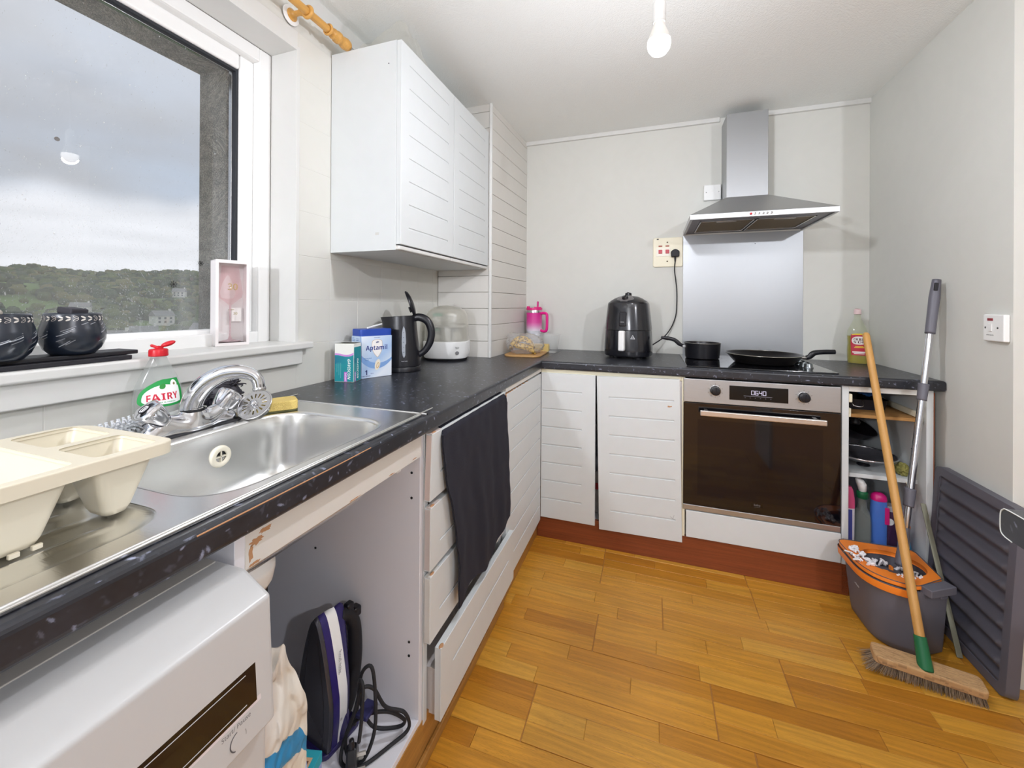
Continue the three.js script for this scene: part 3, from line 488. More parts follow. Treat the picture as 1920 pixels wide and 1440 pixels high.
// ------------------------------------------------------------------ built-in oven
{
  const t = thing('oven', 'built-in electric oven with steel control strip and dark glass door', 'oven', [1.2715, 0.2585, 0.0]);
  const w = 0.5955, h = 0.595, zf = 0.586;
  part(t, 'body', bx(0.02, 0.0, 0.03, w - 0.02, h - 0.01, zf - 0.022), M.greyDark);
  part(t, 'control_panel', bx(0, 0.4885, zf - 0.02, w, h, zf, 0.003), M.steel);
  part(t, 'display', bx(0.1865, 0.512, zf - 0.002, 0.410, 0.5745, zf + 0.0012, 0.0006, 1), M.blackGloss);
  const dm = new THREE.MeshStandardMaterial({ color: 0x000000, roughness: 0.2, emissive: 0xffffff, emissiveIntensity: 1.0, emissiveMap: canvasTex(512, 144, (g, W, H) => {
    g.fillStyle = '#000'; g.fillRect(0, 0, W, H);
    const seg = { 0: 'abcdef', 6: 'acdefg', 4: 'bcfg' }, x0 = 196, dw = 24, dh = 40, gap = 34, y0 = 40;
    g.strokeStyle = '#efe6ff'; g.lineWidth = 5; g.lineCap = 'round';
    '0640'.split('').forEach((ch, i) => { const x = x0 + i * gap, L = { a: [0, 0, 1, 0], b: [1, 0, 1, 0.5], c: [1, 0.5, 1, 1], d: [0, 1, 1, 1], e: [0, 0.5, 0, 1], f: [0, 0, 0, 0.5], g: [0, 0.5, 1, 0.5] }; for (const s of seg[ch]) { const [a, b, c, d] = L[s]; g.beginPath(); g.moveTo(x + a * dw, y0 + b * dh); g.lineTo(x + c * dw, y0 + d * dh); g.stroke(); } });
    g.strokeStyle = '#b9b4c0'; g.lineWidth = 3; g.beginPath(); g.moveTo(128, 96); g.lineTo(376, 96); g.stroke();
    g.fillStyle = '#55525c'; for (let i = 0; i < 6; i++) { g.beginPath(); g.arc(140 + i * 45, 114, 5, 0, 7); g.fill(); }
  }) });
  part(t, 'clock_display', new THREE.PlaneGeometry(0.2215, 0.0605).translate(0.29825, 0.54325, zf + 0.0016), dm);
  for (const [x, y] of [[0.1305, 0.5475], [0.4655, 0.5435]]) {
    const k = part(t, 'knob', merge([lathe([[0, 0.027], [0.0145, 0.027], [0.0175, 0.0245], [0.019, 0.004], [0.0195, 0]], 36).rotateX(Math.PI / 2), bx(-0.0015, -0.014, 0.0268, 0.0015, 0.016, 0.0285, 0.0006, 1)]), M.black, [x, y, zf]);
    part(k, 'collar', new THREE.TorusGeometry(0.0215, 0.0022, 10, 40), M.nickel, [0, 0, 0.002]);
    part(k, 'dial_print', new THREE.PlaneGeometry(0.074, 0.074).translate(0, 0, 0.0005), clearPrint(128, 128, (g) => { g.strokeStyle = '#55534f'; g.lineWidth = 2; for (let i = 0; i < 10; i++) { const a = i / 10 * 6.283 - 1.571; g.beginPath(); g.moveTo(64 + 46 * Math.cos(a), 64 + 46 * Math.sin(a)); g.lineTo(64 + 54 * Math.cos(a), 64 + 54 * Math.sin(a)); g.stroke(); } }));
  }
  const d = part(t, 'door', bx(0, 0.024, zf - 0.02, w, 0.4865, zf, 0.002), M.blackGloss);
  part(d, 'glass', bx(0.06, 0.075, zf - 0.0005, w - 0.062, 0.412, zf + 0.0006), P(0x0f0c12, 0.06, { clearcoat: 0.2, clearcoatRoughness: 0.02, specularIntensity: 1 }));
  const hg = [[0.068, zf], [0.528, zf]];
  part(d, 'handle', merge([bx(0.066, 0.4385, zf + 0.028, 0.536, 0.4625, zf + 0.040, 0.004, 3), bx(0.085, 0.443, zf - 0.001, 0.102, 0.458, zf + 0.03, 0.003), bx(0.500, 0.443, zf - 0.001, 0.517, 0.458, zf + 0.03, 0.003)]), S(0xe6e0da, 0.28, { metalness: 0.9 }), null, null, 'brushed steel bar handle');
  part(t, 'bottom_trim', bx(0, 0, zf - 0.018, w, 0.0235, zf, 0.002), M.steel);
  part(d, 'logo', new THREE.PlaneGeometry(0.042, 0.018).translate(0.2955, 0.062, zf + 0.0012), clearPrint(168, 72, (g) => { write(g, 'beko', 84, 28, 46, '#8d8a8c', { style: 'normal' }); g.strokeStyle = '#8d8a8c'; g.lineWidth = 3; g.beginPath(); g.moveTo(40, 62); g.lineTo(130, 60); g.stroke(); }));
}
// ------------------------------------------------------------------ hob, hood, splashback
{
  const t = thing('hob', 'black glass hob let into the worktop above the oven', 'hob', [1.287, 0.9, 0.045]);
  part(t, 'glass', slab(rrectXZ(0, 0, 0.586, 0.508, 0.008), 0.0003, 0.006, 0.0015), M.blackGloss);
  for (const [x, z, r] of [[0.13, 0.14, 0.07], [0.13, 0.37, 0.09], [0.37, 0.14, 0.09], [0.37, 0.37, 0.07]]) part(t, 'cooking_zone', new THREE.RingGeometry(r - 0.001, r, 48).rotateX(-Math.PI / 2).translate(x, 0.0062, z), S(0x47464c, 0.4));
  for (let i = 0; i < 4; i++) { const k = part(t, 'control_knob', lathe([[0, 0.021], [0.012, 0.021], [0.0155, 0.0185], [0.0165, 0.006], [0.019, 0.004], [0.019, 0]], 28), S(0x83898b, 0.22, { metalness: 0.75 }), [0.515, 0.006, 0.195 + i * 0.062]); part(k, 'grip', bx(-0.0025, 0.019, -0.014, 0.0025, 0.026, 0.014, 0.0015), S(0x5d6264, 0.3, { metalness: 0.6 })); }
}
function rrectXZ(x0, z0, x1, z1, r) { return rrect(x0, z0, x1, z1, r); }
{
  const t = thing('cooker_hood', 'stainless steel chimney cooker hood with sloping canopy over the hob', 'cooker hood', [1.306, 1.598, 0]);
  const w = 0.600, dz = 0.46, lip = 0.024;
  const L = (x0, x1, z0, z1, y) => [[x0, y, z1], [x1, y, z1], [x1, y, z0], [x0, y, z0]];
  const c = (a) => toCreasedNormals(skin(a, {}), 0.3);
  part(t, 'canopy', c([L(0.0, w, 0.002, dz, lip), L(0.2015, 0.396, 0.002, 0.166, 0.166)]), M.steel);
  part(t, 'lip', merge([bx(0, 0, dz - 0.012, w, lip, dz, 0.001, 1), bx(0, 0, 0.002, 0.012, lip, dz - 0.012), bx(w - 0.012, 0, 0.002, w, lip, dz - 0.012)]), M.steel);
  part(t, 'underside', merge([bx(0.004, 0.006, 0.002, 0.052, 0.012, dz - 0.01), bx(w - 0.052, 0.006, 0.002, w - 0.004, 0.012, dz - 0.01), bx(0.05, 0.006, 0.002, w - 0.05, 0.012, 0.04), bx(0.05, 0.006, dz - 0.09, w - 0.05, 0.012, dz - 0.01)]), S(0x77767c, 0.4, { metalness: 0.8 }));
  for (const [a, b] of [[0.054, 0.296], [0.304, 0.546]]) {
    const f = part(t, 'filter', bx(a, 0.009, 0.042, b, 0.014, dz - 0.092), S(0x8d8069, 0.6, { metalness: 0.3, bumpMap: terry, bumpScale: 0.002 }));
    part(f, 'filter_frame', merge([bx(a, 0.004, 0.042, a + 0.006, 0.010, dz - 0.092), bx(b - 0.006, 0.004, 0.042, b, 0.010, dz - 0.092), bx(a, 0.004, 0.042, b, 0.010, 0.048), bx(a, 0.004, dz - 0.098, b, 0.010, dz - 0.092)]), M.nickel);
    part(f, 'filter_handle', bx((a + b) / 2 - 0.045, 0.003, dz - 0.125, (a + b) / 2 + 0.045, 0.009, dz - 0.112, 0.002), M.nickel);
  }
  part(t, 'chimney', merge([bx(0.2015, 0.160, 0.002, 0.396, 0.612, 0.166, 0.0012, 1)]), M.steelV);
  for (let i = 0; i < 6; i++) part(t, 'button', lathe([[0, 0.006], [0.0042, 0.0055], [0.0048, 0.004], [0.005, 0]], 20).rotateX(Math.PI / 2), i ? M.chrome : M.red, [0.258 + i * 0.0165, 0.0125, dz], null, i ? undefined : 'small red indicator button');
}
{
  const t = thing('splashback', 'brushed stainless steel splashback sheet on the wall behind the hob', 'splashback', [1.306, 0.9005, 0.0005]);
  part(t, 'sheet', bx(0, 0, 0, 0.600, 0.694, 0.004, 0.0008, 1), M.steelV);
  part(t, 'screw', new THREE.SphereGeometry(0.003, 10, 8).scale(1, 1, 0.4).translate(0.372, 0.633, 0.004), M.greyDark);
}

// ------------------------------------------------------------------ sink, tap and what stands round them
{
  const t = thing('sink', 'stainless steel inset sink with bowl, waste overflow and ribbed drainer', 'sink', [0, 0, 0]);
  const bowl = roundPoly([[0.238, 1.795, 0.085], [0.556, 1.795, 0.085], [0.556, 2.208, 0.085], [0.238, 2.208, 0.085]].reverse(), 12);
  const cx = 0.397, cz = 2.0, off = (L, d, y) => L.map(([x, z]) => { const k = d; const hx = 0.159, hz = 0.2065; return [cx + (x - cx) * (1 - k / hx), y, cz + (z - cz) * (1 - k / hz)]; });
  const prof = [[-0.006, 0.9062], [-0.003, 0.9060], [0, 0.9045], [0.003, 0.900], [0.006, 0.87], [0.012, 0.79], [0.018, 0.765], [0.030, 0.750], [0.05, 0.744], [0.10, 0.741], [0.130, 0.738], [0.150, 0.737]];
  part(t, 'basin', skin(prof.map(([d, y]) => off(bowl, d, y)).reverse(), {}), M.sink);
  const drainO = [[0.15, 2.245, 0.06], [0.548, 2.245, 0.06], [0.548, 2.67, 0.05], [0.15, 2.67, 0.05]];
  part(t, 'flange', slab(rrect(0.11, 1.700, 0.586, 2.715, 0.012), 0.9003, 0.9062, 0.002, [off(bowl, -0.005, 0).map((p) => [p[0], p[2]]), roundPoly(drainO, 10)]), M.sink);
  { // drainer: shallow pan with long ribs
    const N = 110, K = 120, pos = [], uv = [], idx = [], inside = (x, z) => { const dx = Math.max(Math.abs(x - 0.349) - (0.199 - 0.06), 0), dz = Math.max(Math.abs(z - 2.4575) - (0.2125 - 0.06), 0); return 0.06 - Math.hypot(dx, dz) + Math.min(0, 0); };
    for (let i = 0; i <= N; i++) for (let j = 0; j <= K; j++) {
      const x = lerp(0.146, 0.552, i / N), z = lerp(2.241, 2.674, j / K), e = inside(x, z);
      const rib = 0.0024 * sm(z, 2.275, 2.31) * Math.max(0, Math.cos((x - 0.349) / 0.046 * 2 * Math.PI) * 1.4 - 0.4);
      pos.push(x, 0.9058 - 0.0075 * sm(e, -0.002, 0.022) + rib * sm(e, 0.012, 0.03), z); uv.push(x, z);
    }
    for (let i = 0; i < N; i++) for (let j = 0; j < K; j++) { const a = i * (K + 1) + j, b = a + K + 1; idx.push(a, a + 1, b, b, a + 1, b + 1); }
    const g = new THREE.BufferGeometry(); g.setAttribute('position', new THREE.Float32BufferAttribute(pos, 3)); g.setAttribute('uv', new THREE.Float32BufferAttribute(uv, 2)); g.setIndex(idx); g.computeVertexNormals();
    part(t, 'drainer', g, M.sink);
  }
  part(t, 'rim_bead', tube(roundPoly([[0.115, 1.705, 0.012], [0.581, 1.705, 0.012], [0.581, 2.71, 0.012], [0.115, 2.71, 0.012]], 4).map(([x, z]) => [x, 0.9058, z]), 0.0024, 200, 8, true), M.sink);
  const o = part(t, 'overflow', lathe([[0.0115, 0.004], [0.013, 0.0075], [0.020, 0.0075], [0.0225, 0.005], [0.0235, 0]], 36).rotateZ(-Math.PI / 2), S(0xf2ecd8, 0.35), [0.2435, 0.848, 1.972]);
  part(o, 'overflow_hole', new THREE.CircleGeometry(0.0122, 24).rotateY(Math.PI / 2).translate(0.002, 0, 0), M.rubber); part(o, 'overflow_cross', merge([bx(0.003, -0.001, -0.012, 0.006, 0.001, 0.012), bx(0.003, -0.012, -0.001, 0.006, 0.012, 0.001)]), S(0xf2ecd8, 0.35));
  part(t, 'drain', merge([lathe([[0.012, -0.001], [0.03, 0.001], [0.036, 0.004], [0.040, 0.002]], 32)]), M.chrome, [0.40, 0.737, 2.0]); part(t, 'drain_hole', new THREE.CircleGeometry(0.016, 24).rotateX(-Math.PI / 2), M.rubber, [0.40, 0.7378, 2.0]);
  part(t, 'waste_trap', merge([lathe([[0, 0.66], [0.04, 0.66], [0.046, 0.67], [0.05, 0.69], [0.05, 0.70], [0.044, 0.705], [0.03, 0.735], [0, 0.735]], 32).translate(0.43, 0, 2.06), tube([[0.43, 0.675, 2.06], [0.3, 0.66, 2.05], [0.12, 0.64, 2.04]], 0.018, 20, 12)]), M.white);
}
{
  const t = thing('mixer_tap', 'chrome mixer tap with curved spout and two fluted heads behind the sink bowl', 'tap', [0.182, 0.906, 1.988]);
  // body: base, hub and two stems flow into one another (smooth minimum of capsules, meshed)
  const caps = [[[0, 0.004, -0.078], [0, 0.004, 0.078], 0.021, 0.021], [[0, 0.0, 0], [0, 0.034, 0], 0.026, 0.0215], ...[-1, 1].map((s) => [[0, 0.008, s * 0.022], [0, 0.028, s * 0.0575], 0.0245, 0.0178])];
  const mc = new MarchingCubes(72, new THREE.MeshBasicMaterial(), false, false, 60000), RB = 0.125, kk = 0.010;
  for (let k = 0; k < 72; k++) for (let j = 0; j < 72; j++) for (let i = 0; i < 72; i++) {
    const p = [i, j, k].map((q) => (q - 36) / 36 * RB); p[1] += 0.03; let acc = 0;
    for (const [A, B, ra, rb] of caps) { const d = [0, 1, 2].map((q) => B[q] - A[q]), w = [0, 1, 2].map((q) => p[q] - A[q]), h = clamp((w[0] * d[0] + w[1] * d[1] + w[2] * d[2]) / (d[0] ** 2 + d[1] ** 2 + d[2] ** 2), 0, 1); acc += Math.exp(-(Math.hypot(w[0] - d[0] * h, w[1] - d[1] * h, w[2] - d[2] * h) - lerp(ra, rb, h)) / kk * 1.6); }
    mc.field[i + j * 72 + k * 72 * 72] = Math.min(Math.log(Math.max(acc, 1e-30)) * kk / 1.6, p[1] + 0.0005);
  }
  mc.isolation = 0; mc.update();
  const bg = new THREE.BufferGeometry(); bg.setAttribute('position', new THREE.BufferAttribute(mc.positionArray.slice(0, mc.count * 3).map((q, i) => q * RB + (i % 3 === 1 ? 0.03 : 0)), 3)); bg.setAttribute('normal', new THREE.BufferAttribute(mc.normalArray.slice(0, mc.count * 3), 3));
  const body = part(t, 'body', bg, M.chrome);
  part(t, 'gasket', slab(rrect(-0.031, -0.102, 0.031, 0.102, 0.028), -0.0005, 0.0018), M.rubber);
  const a = 0.55, c = Math.cos(a), s = -Math.sin(a), sp = [[-0.004, 0.034], [-0.002, 0.052], [0.008, 0.077], [0.028, 0.101], [0.058, 0.118], [0.09, 0.1225], [0.114, 0.117], [0.1275, 0.103], [0.1315, 0.083]].map(([d, y]) => [d * c, y, d * s]);
  const spout = part(t, 'spout', taperTube(sp, [0.0205, 0.0207, 0.0207, 0.020, 0.0185, 0.0165, 0.0145, 0.0125, 0.012], 64, 28), M.chrome);
  part(spout, 'nozzle', lathe([[0.0, 0.001], [0.0095, 0], [0.013, 0], [0.0135, 0.005], [0.0118, 0.009]], 28), M.nickel, [0.1316 * c, 0.0785, 0.1316 * s]);
  part(t, 'collar', lathe([[0.0205, 0], [0.0228, 0.001], [0.0228, 0.005], [0.0205, 0.006]], 32), M.rubber, [0, 0.039, 0]);
  for (const q of [1, -1]) {
    const prof = [[0, 0.0155, 0], [0.004, 0.0172, 0.01], [0.012, 0.0198, 0.04], [0.026, 0.0226, 0.075], [0.036, 0.0236, 0.08], [0.0405, 0.0222, 0.05], [0.0430, 0.0165, 0.02], [0.0440, 0.006, 0]];
    const loops = prof.map(([y, r, k]) => { const L = []; for (let i = 0; i < 64; i++) { const th = i / 64 * 6.2832, m = 1 - k * Math.pow(0.5 + 0.5 * Math.cos(th * 5), 1.5) * 1.6 + k * 0.4; L.push([r * m * Math.cos(th), y, -r * m * Math.sin(th)]); } return L; });
    const h = part(t, 'tap_head', skin(loops, { capA: true, capB: true }), M.chrome, [0, 0.027, q * 0.058]); h.rotation.x = q * 0.72; h.scale.set(1.12, 1.12, 1.12);
    part(h, 'index_mark', new THREE.CircleGeometry(0.010, 24).rotateX(-Math.PI / 2).translate(0, 0.0446, 0), clearPrint(64, 64, (g) => { g.fillStyle = '#2a2a30'; g.beginPath(); g.ellipse(32, 32, 30, 30, 0, 0, 7); g.fill(); g.strokeStyle = '#e6e6ea'; g.lineWidth = 6; g.beginPath(); g.ellipse(27, 32, 10, 20, 0.25, 0, 7); g.stroke(); g.beginPath(); g.ellipse(40, 32, 8, 18, 0.25, 0, 7); g.stroke(); }));
    part(h, 'ring', new THREE.TorusGeometry(0.0166, 0.0014, 8, 32).rotateX(Math.PI / 2), M.nickel, [0, 0.001, 0]);
  }
}
{
  const t = thing('washing_up_bottle', 'clear washing-up liquid bottle with red cap and green oval label behind the tap', 'bottle', [0.052, 0.9002, 1.978], 1.16);
  const pr = [[0, 0.036, 0.020], [0.004, 0.041, 0.0235], [0.03, 0.0445, 0.025], [0.06, 0.0455, 0.025], [0.085, 0.0425, 0.0235], [0.11, 0.034, 0.021], [0.128, 0.026, 0.0185], [0.140, 0.021, 0.0165], [0.150, 0.0165, 0.0155], [0.158, 0.0145, 0.0145], [0.163, 0.0145, 0.0145]];
  part(t, 'bottle', skin(pr.map(([y, a, b]) => ring(a, b, y, 2.4, 56)), { capA: true }), P(0xf3f5f4, 0.12, { transmission: 0.86, thickness: 0, ior: 1.35 }));
  const lp = [[0.044, 0.0455, 0.0257], [0.052, 0.0457, 0.0257], [0.06, 0.0459, 0.0257], [0.074, 0.0447, 0.0250], [0.085, 0.0430, 0.0242], [0.098, 0.0388, 0.0227], [0.118, 0.0316, 0.0207]];
  part(t, 'label', skin(lp.map(([y, a, b]) => ring(a + 0.0002, b + 0.0004, y, 2.4, 30, 0, 0, Math.PI * 1.5 - 1.12, Math.PI * 1.5 + 1.22, true)), { closed: false }), clearPrint(512, 440, (g, w, h) => {
    g.save(); g.translate(w * 0.5, h * 0.52);
    g.fillStyle = '#1e9a48'; g.beginPath(); g.moveTo(210, -190); g.lineTo(228, 150); g.bezierCurveTo(120, 235, -120, 240, -205, 110); g.bezierCurveTo(-250, -20, -140, -150, 10, -185); g.closePath(); g.fill();
    g.fillStyle = '#f7f8f6'; g.beginPath(); g.moveTo(170, -110); g.lineTo(182, 120); g.bezierCurveTo(80, 185, -90, 180, -155, 80); g.bezierCurveTo(-185, -10, -100, -110, 20, -135); g.closePath(); g.fill();
    write(g, 'FAIRY', 12, 30, 118, '#d21f3c', { sx: 0.8, rot: -0.06 });
    g.fillStyle = '#2f8f3a'; g.beginPath(); g.ellipse(8, -112, 22, 36, 0.2, 0, 7); g.fill(); g.fillStyle = '#f7f8f6'; g.beginPath(); g.arc(120, -135, 42, 0, 7); g.fill(); g.fillStyle = '#8a7a52'; g.beginPath(); g.ellipse(122, -136, 13, 18, 0.3, 0, 7); g.fill();
    write(g, 'CLEAN & FRESH', 20, 118, 26, '#1e9a48');
    g.restore();
  }));
  part(t, 'cap', merge([lathe([[0, 0.158], [0.0175, 0.158], [0.0182, 0.160], [0.0178, 0.172], [0.016, 0.1745], [0.006, 0.176], [0.0055, 0.181], [0, 0.182]], 32)]), M.red);
  part(t, 'flip_lid', merge([new THREE.SphereGeometry(0.0105, 20, 12).scale(1.35, 0.55, 0.9).rotateZ(0.35).translate(0.0175, 0.1855, 0.0), capTube([[0.004, 0.176, 0], [0.008, 0.181, 0]], 0.0035, 6, 8), capTube([[-0.002, 0.178, 0.004], [-0.012, 0.183, 0.002]], 0.0032, 6, 8)]), M.red);
}
{ // white bristle brush lying left of the tap
  const t = thing('dish_brush', 'washing-up brush with grey-white bristles lying between bottle and drying rack', 'brush', [0.098, 0.916, 2.065], -1.25);
  part(t, 'handle', capTube([[-0.03, 0.002, 0], [-0.10, 0.002, 0], [-0.16, 0.002, 0.0]], 0.0065, 16, 10), M.white);
  const L = []; for (let i = 0; i < 19; i++) for (let j = 0; j < 10; j++) { const a = j / 10 * 6.283 + i * 0.3, x = -0.02 + i * 0.0062; L.push(new THREE.ConeGeometry(0.0024, 0.018, 5).rotateX(Math.PI).translate(0, 0.013, 0).rotateX(a).rotateY(rr(-0.2, 0.2)).translate(x, 0.0055, 0)); }
  const o = part(t, 'bristles', merge([...L, capTube([[-0.03, 0.0055, 0], [0.10, 0.0055, 0]], 0.003, 6, 8)]), S(0xdfe2e6, 0.6)); o.userData.kind = 'stuff';
}
{ // black wire scrubber
  const t = thing('scouring_pad', 'black curly wire scourer leaning behind the tap', 'scourer', [0.088, 0.9005, 1.858]);
  const c = []; for (let k = 0; k < 70; k++) { const u = rr(-1, 1), a = rnd() * 6.28, q = rr(0.75, 1); const px = Math.sqrt(1 - u * u) * Math.cos(a) * 0.046 * q, py = u * 0.037 * q + 0.045, pz = Math.sqrt(1 - u * u) * Math.sin(a) * 0.028 * q; c.push(new THREE.TorusGeometry(rr(0.006, 0.011), 0.0013, 5, 14, 5.2).rotateX(rnd() * 6).rotateY(rnd() * 6).translate(px, py, pz)); }
  const o = part(t, 'wire', merge([...c, new THREE.IcosahedronGeometry(1, 2).scale(0.04, 0.033, 0.023).translate(0, 0.043, 0)]), S(0x2c2a33, 0.5)); t.rotation.y = 0.6; t.scale.set(1.15, 1.12, 1.15);
}
{ // plug strainer leaning on the tap
  const t = thing('sink_strainer', 'round slotted metal sink strainer propped between the tap and the sponge', 'strainer', [0.227, 0.9062, 1.876]);
  const H = new THREE.Group();
  const holes = []; for (let k = 0; k < 16; k++) { const a = k / 16 * 6.283, L = []; for (const [r, w] of [[0.017, 0.0011], [0.028, 0.0017], [0.028, -0.0017], [0.017, -0.0011]]) L.push([r * Math.cos(a) - w * Math.sin(a), r * Math.sin(a) + w * Math.cos(a)]); holes.push(L); }
  const outer = []; for (let k = 0; k < 64; k++) outer.push([0.0385 * Math.cos(k / 64 * 6.283), 0.0385 * Math.sin(k / 64 * 6.283)]);
  const d = part(t, 'disc', merge([plate(outer, 0.0012, 0.0004, holes), new THREE.TorusGeometry(0.038, 0.002, 10, 64), lathe([[0.03, -0.02], [0.032, -0.002], [0.036, 0]], 40).rotateX(Math.PI / 2)]), M.nickel, [0, 0.0375, 0]);
  part(d, 'knob', lathe([[0, 0.012], [0.006, 0.011], [0.008, 0.006], [0.006, 0.001], [0.013, 0]], 24).rotateX(Math.PI / 2), M.chrome);
  d.quaternion.setFromUnitVectors(V(0, 0, 1), V(0.22, 0.62, 0.68).normalize()); d.position.y = 0.032;
}
{
  const t = thing('sponge', 'yellow waisted washing-up sponge on the sink corner', 'sponge', [0.216, 0.9066, 1.812], 0.95);
  const o = []; for (let i = 0; i < 60; i++) { const a = i / 60 * 6.283, x = 0.052 * Math.sign(Math.cos(a)) * Math.abs(Math.cos(a)) ** 0.35, z = 0.033 * Math.sign(Math.sin(a)) * Math.abs(Math.sin(a)) ** 0.35; o.push([x, z * (1 - 0.16 * Math.exp(-((x + 0.012) ** 2) / 0.0002))]); }
  part(t, 'sponge', slab(o, 0.004, 0.027, 0.003), S(0xecd07c, 0.9, { bumpMap: foam, bumpScale: 0.002 })); part(t, 'scour_layer', slab(o, 0, 0.0042, 0.001), S(0x5a5a3a, 0.95));
}
{ // drying rack: three tapered bins under one rim
  const t = thing('dish_rack', 'cream plastic dish drainer with two cutlery pots standing on the sink drainer', 'dish rack', [0.390, 0.9005, 2.415], 0); t.scale.set(1, 0.91, 1);
  const outline = [[-0.112, -0.197, 0.045], [0.112, -0.197, 0.02], [0.112, 0.2, 0.03], [-0.112, 0.2, 0.03]];
  const bins = [[-0.100, -0.184, 0.000, -0.112], [0.012, -0.184, 0.101, -0.112], [-0.100, -0.098, 0.101, 0.186]];
  const br = (b, d, r) => roundPoly([[b[0] + d, b[1] + d, r], [b[2] - d, b[1] + d, r], [b[2] - d, b[3] - d, r], [b[0] + d, b[3] - d, r]], 7);
  part(t, 'rim', merge([slab(roundPoly(outline, 8), 0.093, 0.0985, 0.002, bins.map((b) => br(b, 0, 0.014))), skin([roundPoly(outline, 8).reverse().map(([x, z]) => [x * 0.995, 0.080, z * 0.998]), roundPoly(outline, 8).reverse().map(([x, z]) => [x, 0.096, z])])]), M.cream);
  for (const b of bins) {
    const big = b[3] > 0, L = (d, y, r) => br(b, d, r).reverse().map(([x, z]) => [x, y, z]);
    const g = skin([L(0.032, 0.004, 0.008), L(0.024, 0.0035, 0.010), L(0.020, 0.012, 0.012), L(0.002, 0.085, 0.015), L(0, 0.096, 0.014)], { capA: true });
    part(t, big ? 'tray' : 'cutlery_pot', g, M.cream);
  }
  const tr = []; for (let k = 0; k < 5; k++) { const c = taperTube([[-0.050, 0.020, -0.045 + k * 0.048], [0.050, 0.020, -0.045 + k * 0.048]], [0.016, 0.016], 8, 20); tr.push(c, new THREE.SphereGeometry(0.016, 16, 10).translate(-0.050, 0.020, -0.045 + k * 0.048), new THREE.SphereGeometry(0.016, 16, 10).translate(0.050, 0.020, -0.045 + k * 0.048)); }
  tr.forEach((g, i) => { if (i % 3 === 0) part(t, 'rib', merge([g, tr[i + 1], tr[i + 2]]), M.cream); });
  part(t, 'foot', merge(Array.from({ length: 14 }, (_, k) => bx(0.080, 0, -0.075 + k * 0.018, 0.085, 0.006, -0.066 + k * 0.018, 0.001, 1))), M.cream);
}
// ------------------------------------------------------------------ things on the window sill
{
  const t = thing('sill_board', 'narrow black board lying along the window sill under the pots', 'board', [0, 1.0538, 0]);
  part(t, 'board', bx(-0.058, 0, 2.012, 0.022, 0.010, 3.0, 0.002), S(0x1d1d24, 0.5)); part(t, 'upper_board', bx(-0.064, 0.010, 1.992, 0.006, 0.019, 3.0, 0.002), S(0x1a1a20, 0.5));
  const leafTex = () => clearPrint(1024, 80, (g, w, h) => { g.strokeStyle = g.fillStyle = '#d8d2ca'; g.lineWidth = 3; for (let i = 0; i < 26; i++) { const x = i * w / 26; for (const s of [-1, 1]) { g.beginPath(); g.ellipse(x + 18, h / 2 + s * 15, 17, 8, s * -0.75, 0, 7); i % 3 ? g.fill() : g.stroke(); } } });
  const lt = leafTex();
  const dash = clearPrint(1024, 256, (g, w, h) => { g.strokeStyle = '#c9ced6'; g.lineCap = 'round'; for (let i = 0; i < 46; i++) { const x = rnd() * w, y = 20 + rnd() * (h - 40), l = rr(20, 90); g.globalAlpha = rr(0.25, 0.9); g.lineWidth = rr(3, 9); g.beginPath(); g.moveTo(x, y); g.quadraticCurveTo(x + l * 0.5, y - l * 0.25, x + l, y - l * 0.75); g.stroke(); } });
  const pot = (pos, label, turn) => {
    const p = thing('plant_pot', label, 'pot', pos, turn), pr = [[0, 0.033], [0.003, 0.035], [0.012, 0.043], [0.03, 0.050], [0.042, 0.051], [0.055, 0.049], [0.068, 0.045], [0.083, 0.0435]];
    part(p, 'bowl', lathe([[0, 0.001], ...pr.map(([y, r]) => [r, y]), [0.042, 0.086], [0.0385, 0.085], [0.0385, 0.03], [0, 0.03]], 56), P(0x1b2330, 0.28, { clearcoat: 0.5 }));
    part(p, 'brush_pattern', lathe([[0.0438, 0.012], [0.0506, 0.03], [0.0516, 0.042], [0.0496, 0.055], [0.0458, 0.0668]], 56), dash);
    part(p, 'leaf_band', lathe([[0.0456, 0.068], [0.0442, 0.0825]], 56), lt); return p;
  };
  const p = pot([-0.020, 1.0728, 2.094], 'right one of two dark blue round pots with white leaf rim on the sill', 0.4);
  part(p, 'cork', bx(-0.021, 0.08, -0.015, 0.021, 0.0935, 0.015, 0.003).rotateY(-0.3).rotateZ(-0.12).translate(0.0, 0.004, 0.012), S(0x2a2830, 0.6)); part(p, 'soil', new THREE.CircleGeometry(0.0385, 32).rotateX(-Math.PI / 2).translate(0, 0.07, 0), S(0x2b2620, 1));
  const q = pot([-0.004, 1.0728, 2.207], 'left one of two dark blue round pots with white leaf rim, cut by the edge', 1.9);
  part(q, 'soil', new THREE.CircleGeometry(0.0385, 32).rotateX(-Math.PI / 2).translate(0, 0.07, 0), S(0x2b2620, 1)); part(q, 'pebble', new THREE.IcosahedronGeometry(0.012, 2).scale(1, 0.7, 1).translate(-0.005, 0.088, 0.0), S(0xb9b2a8, 0.8));
}
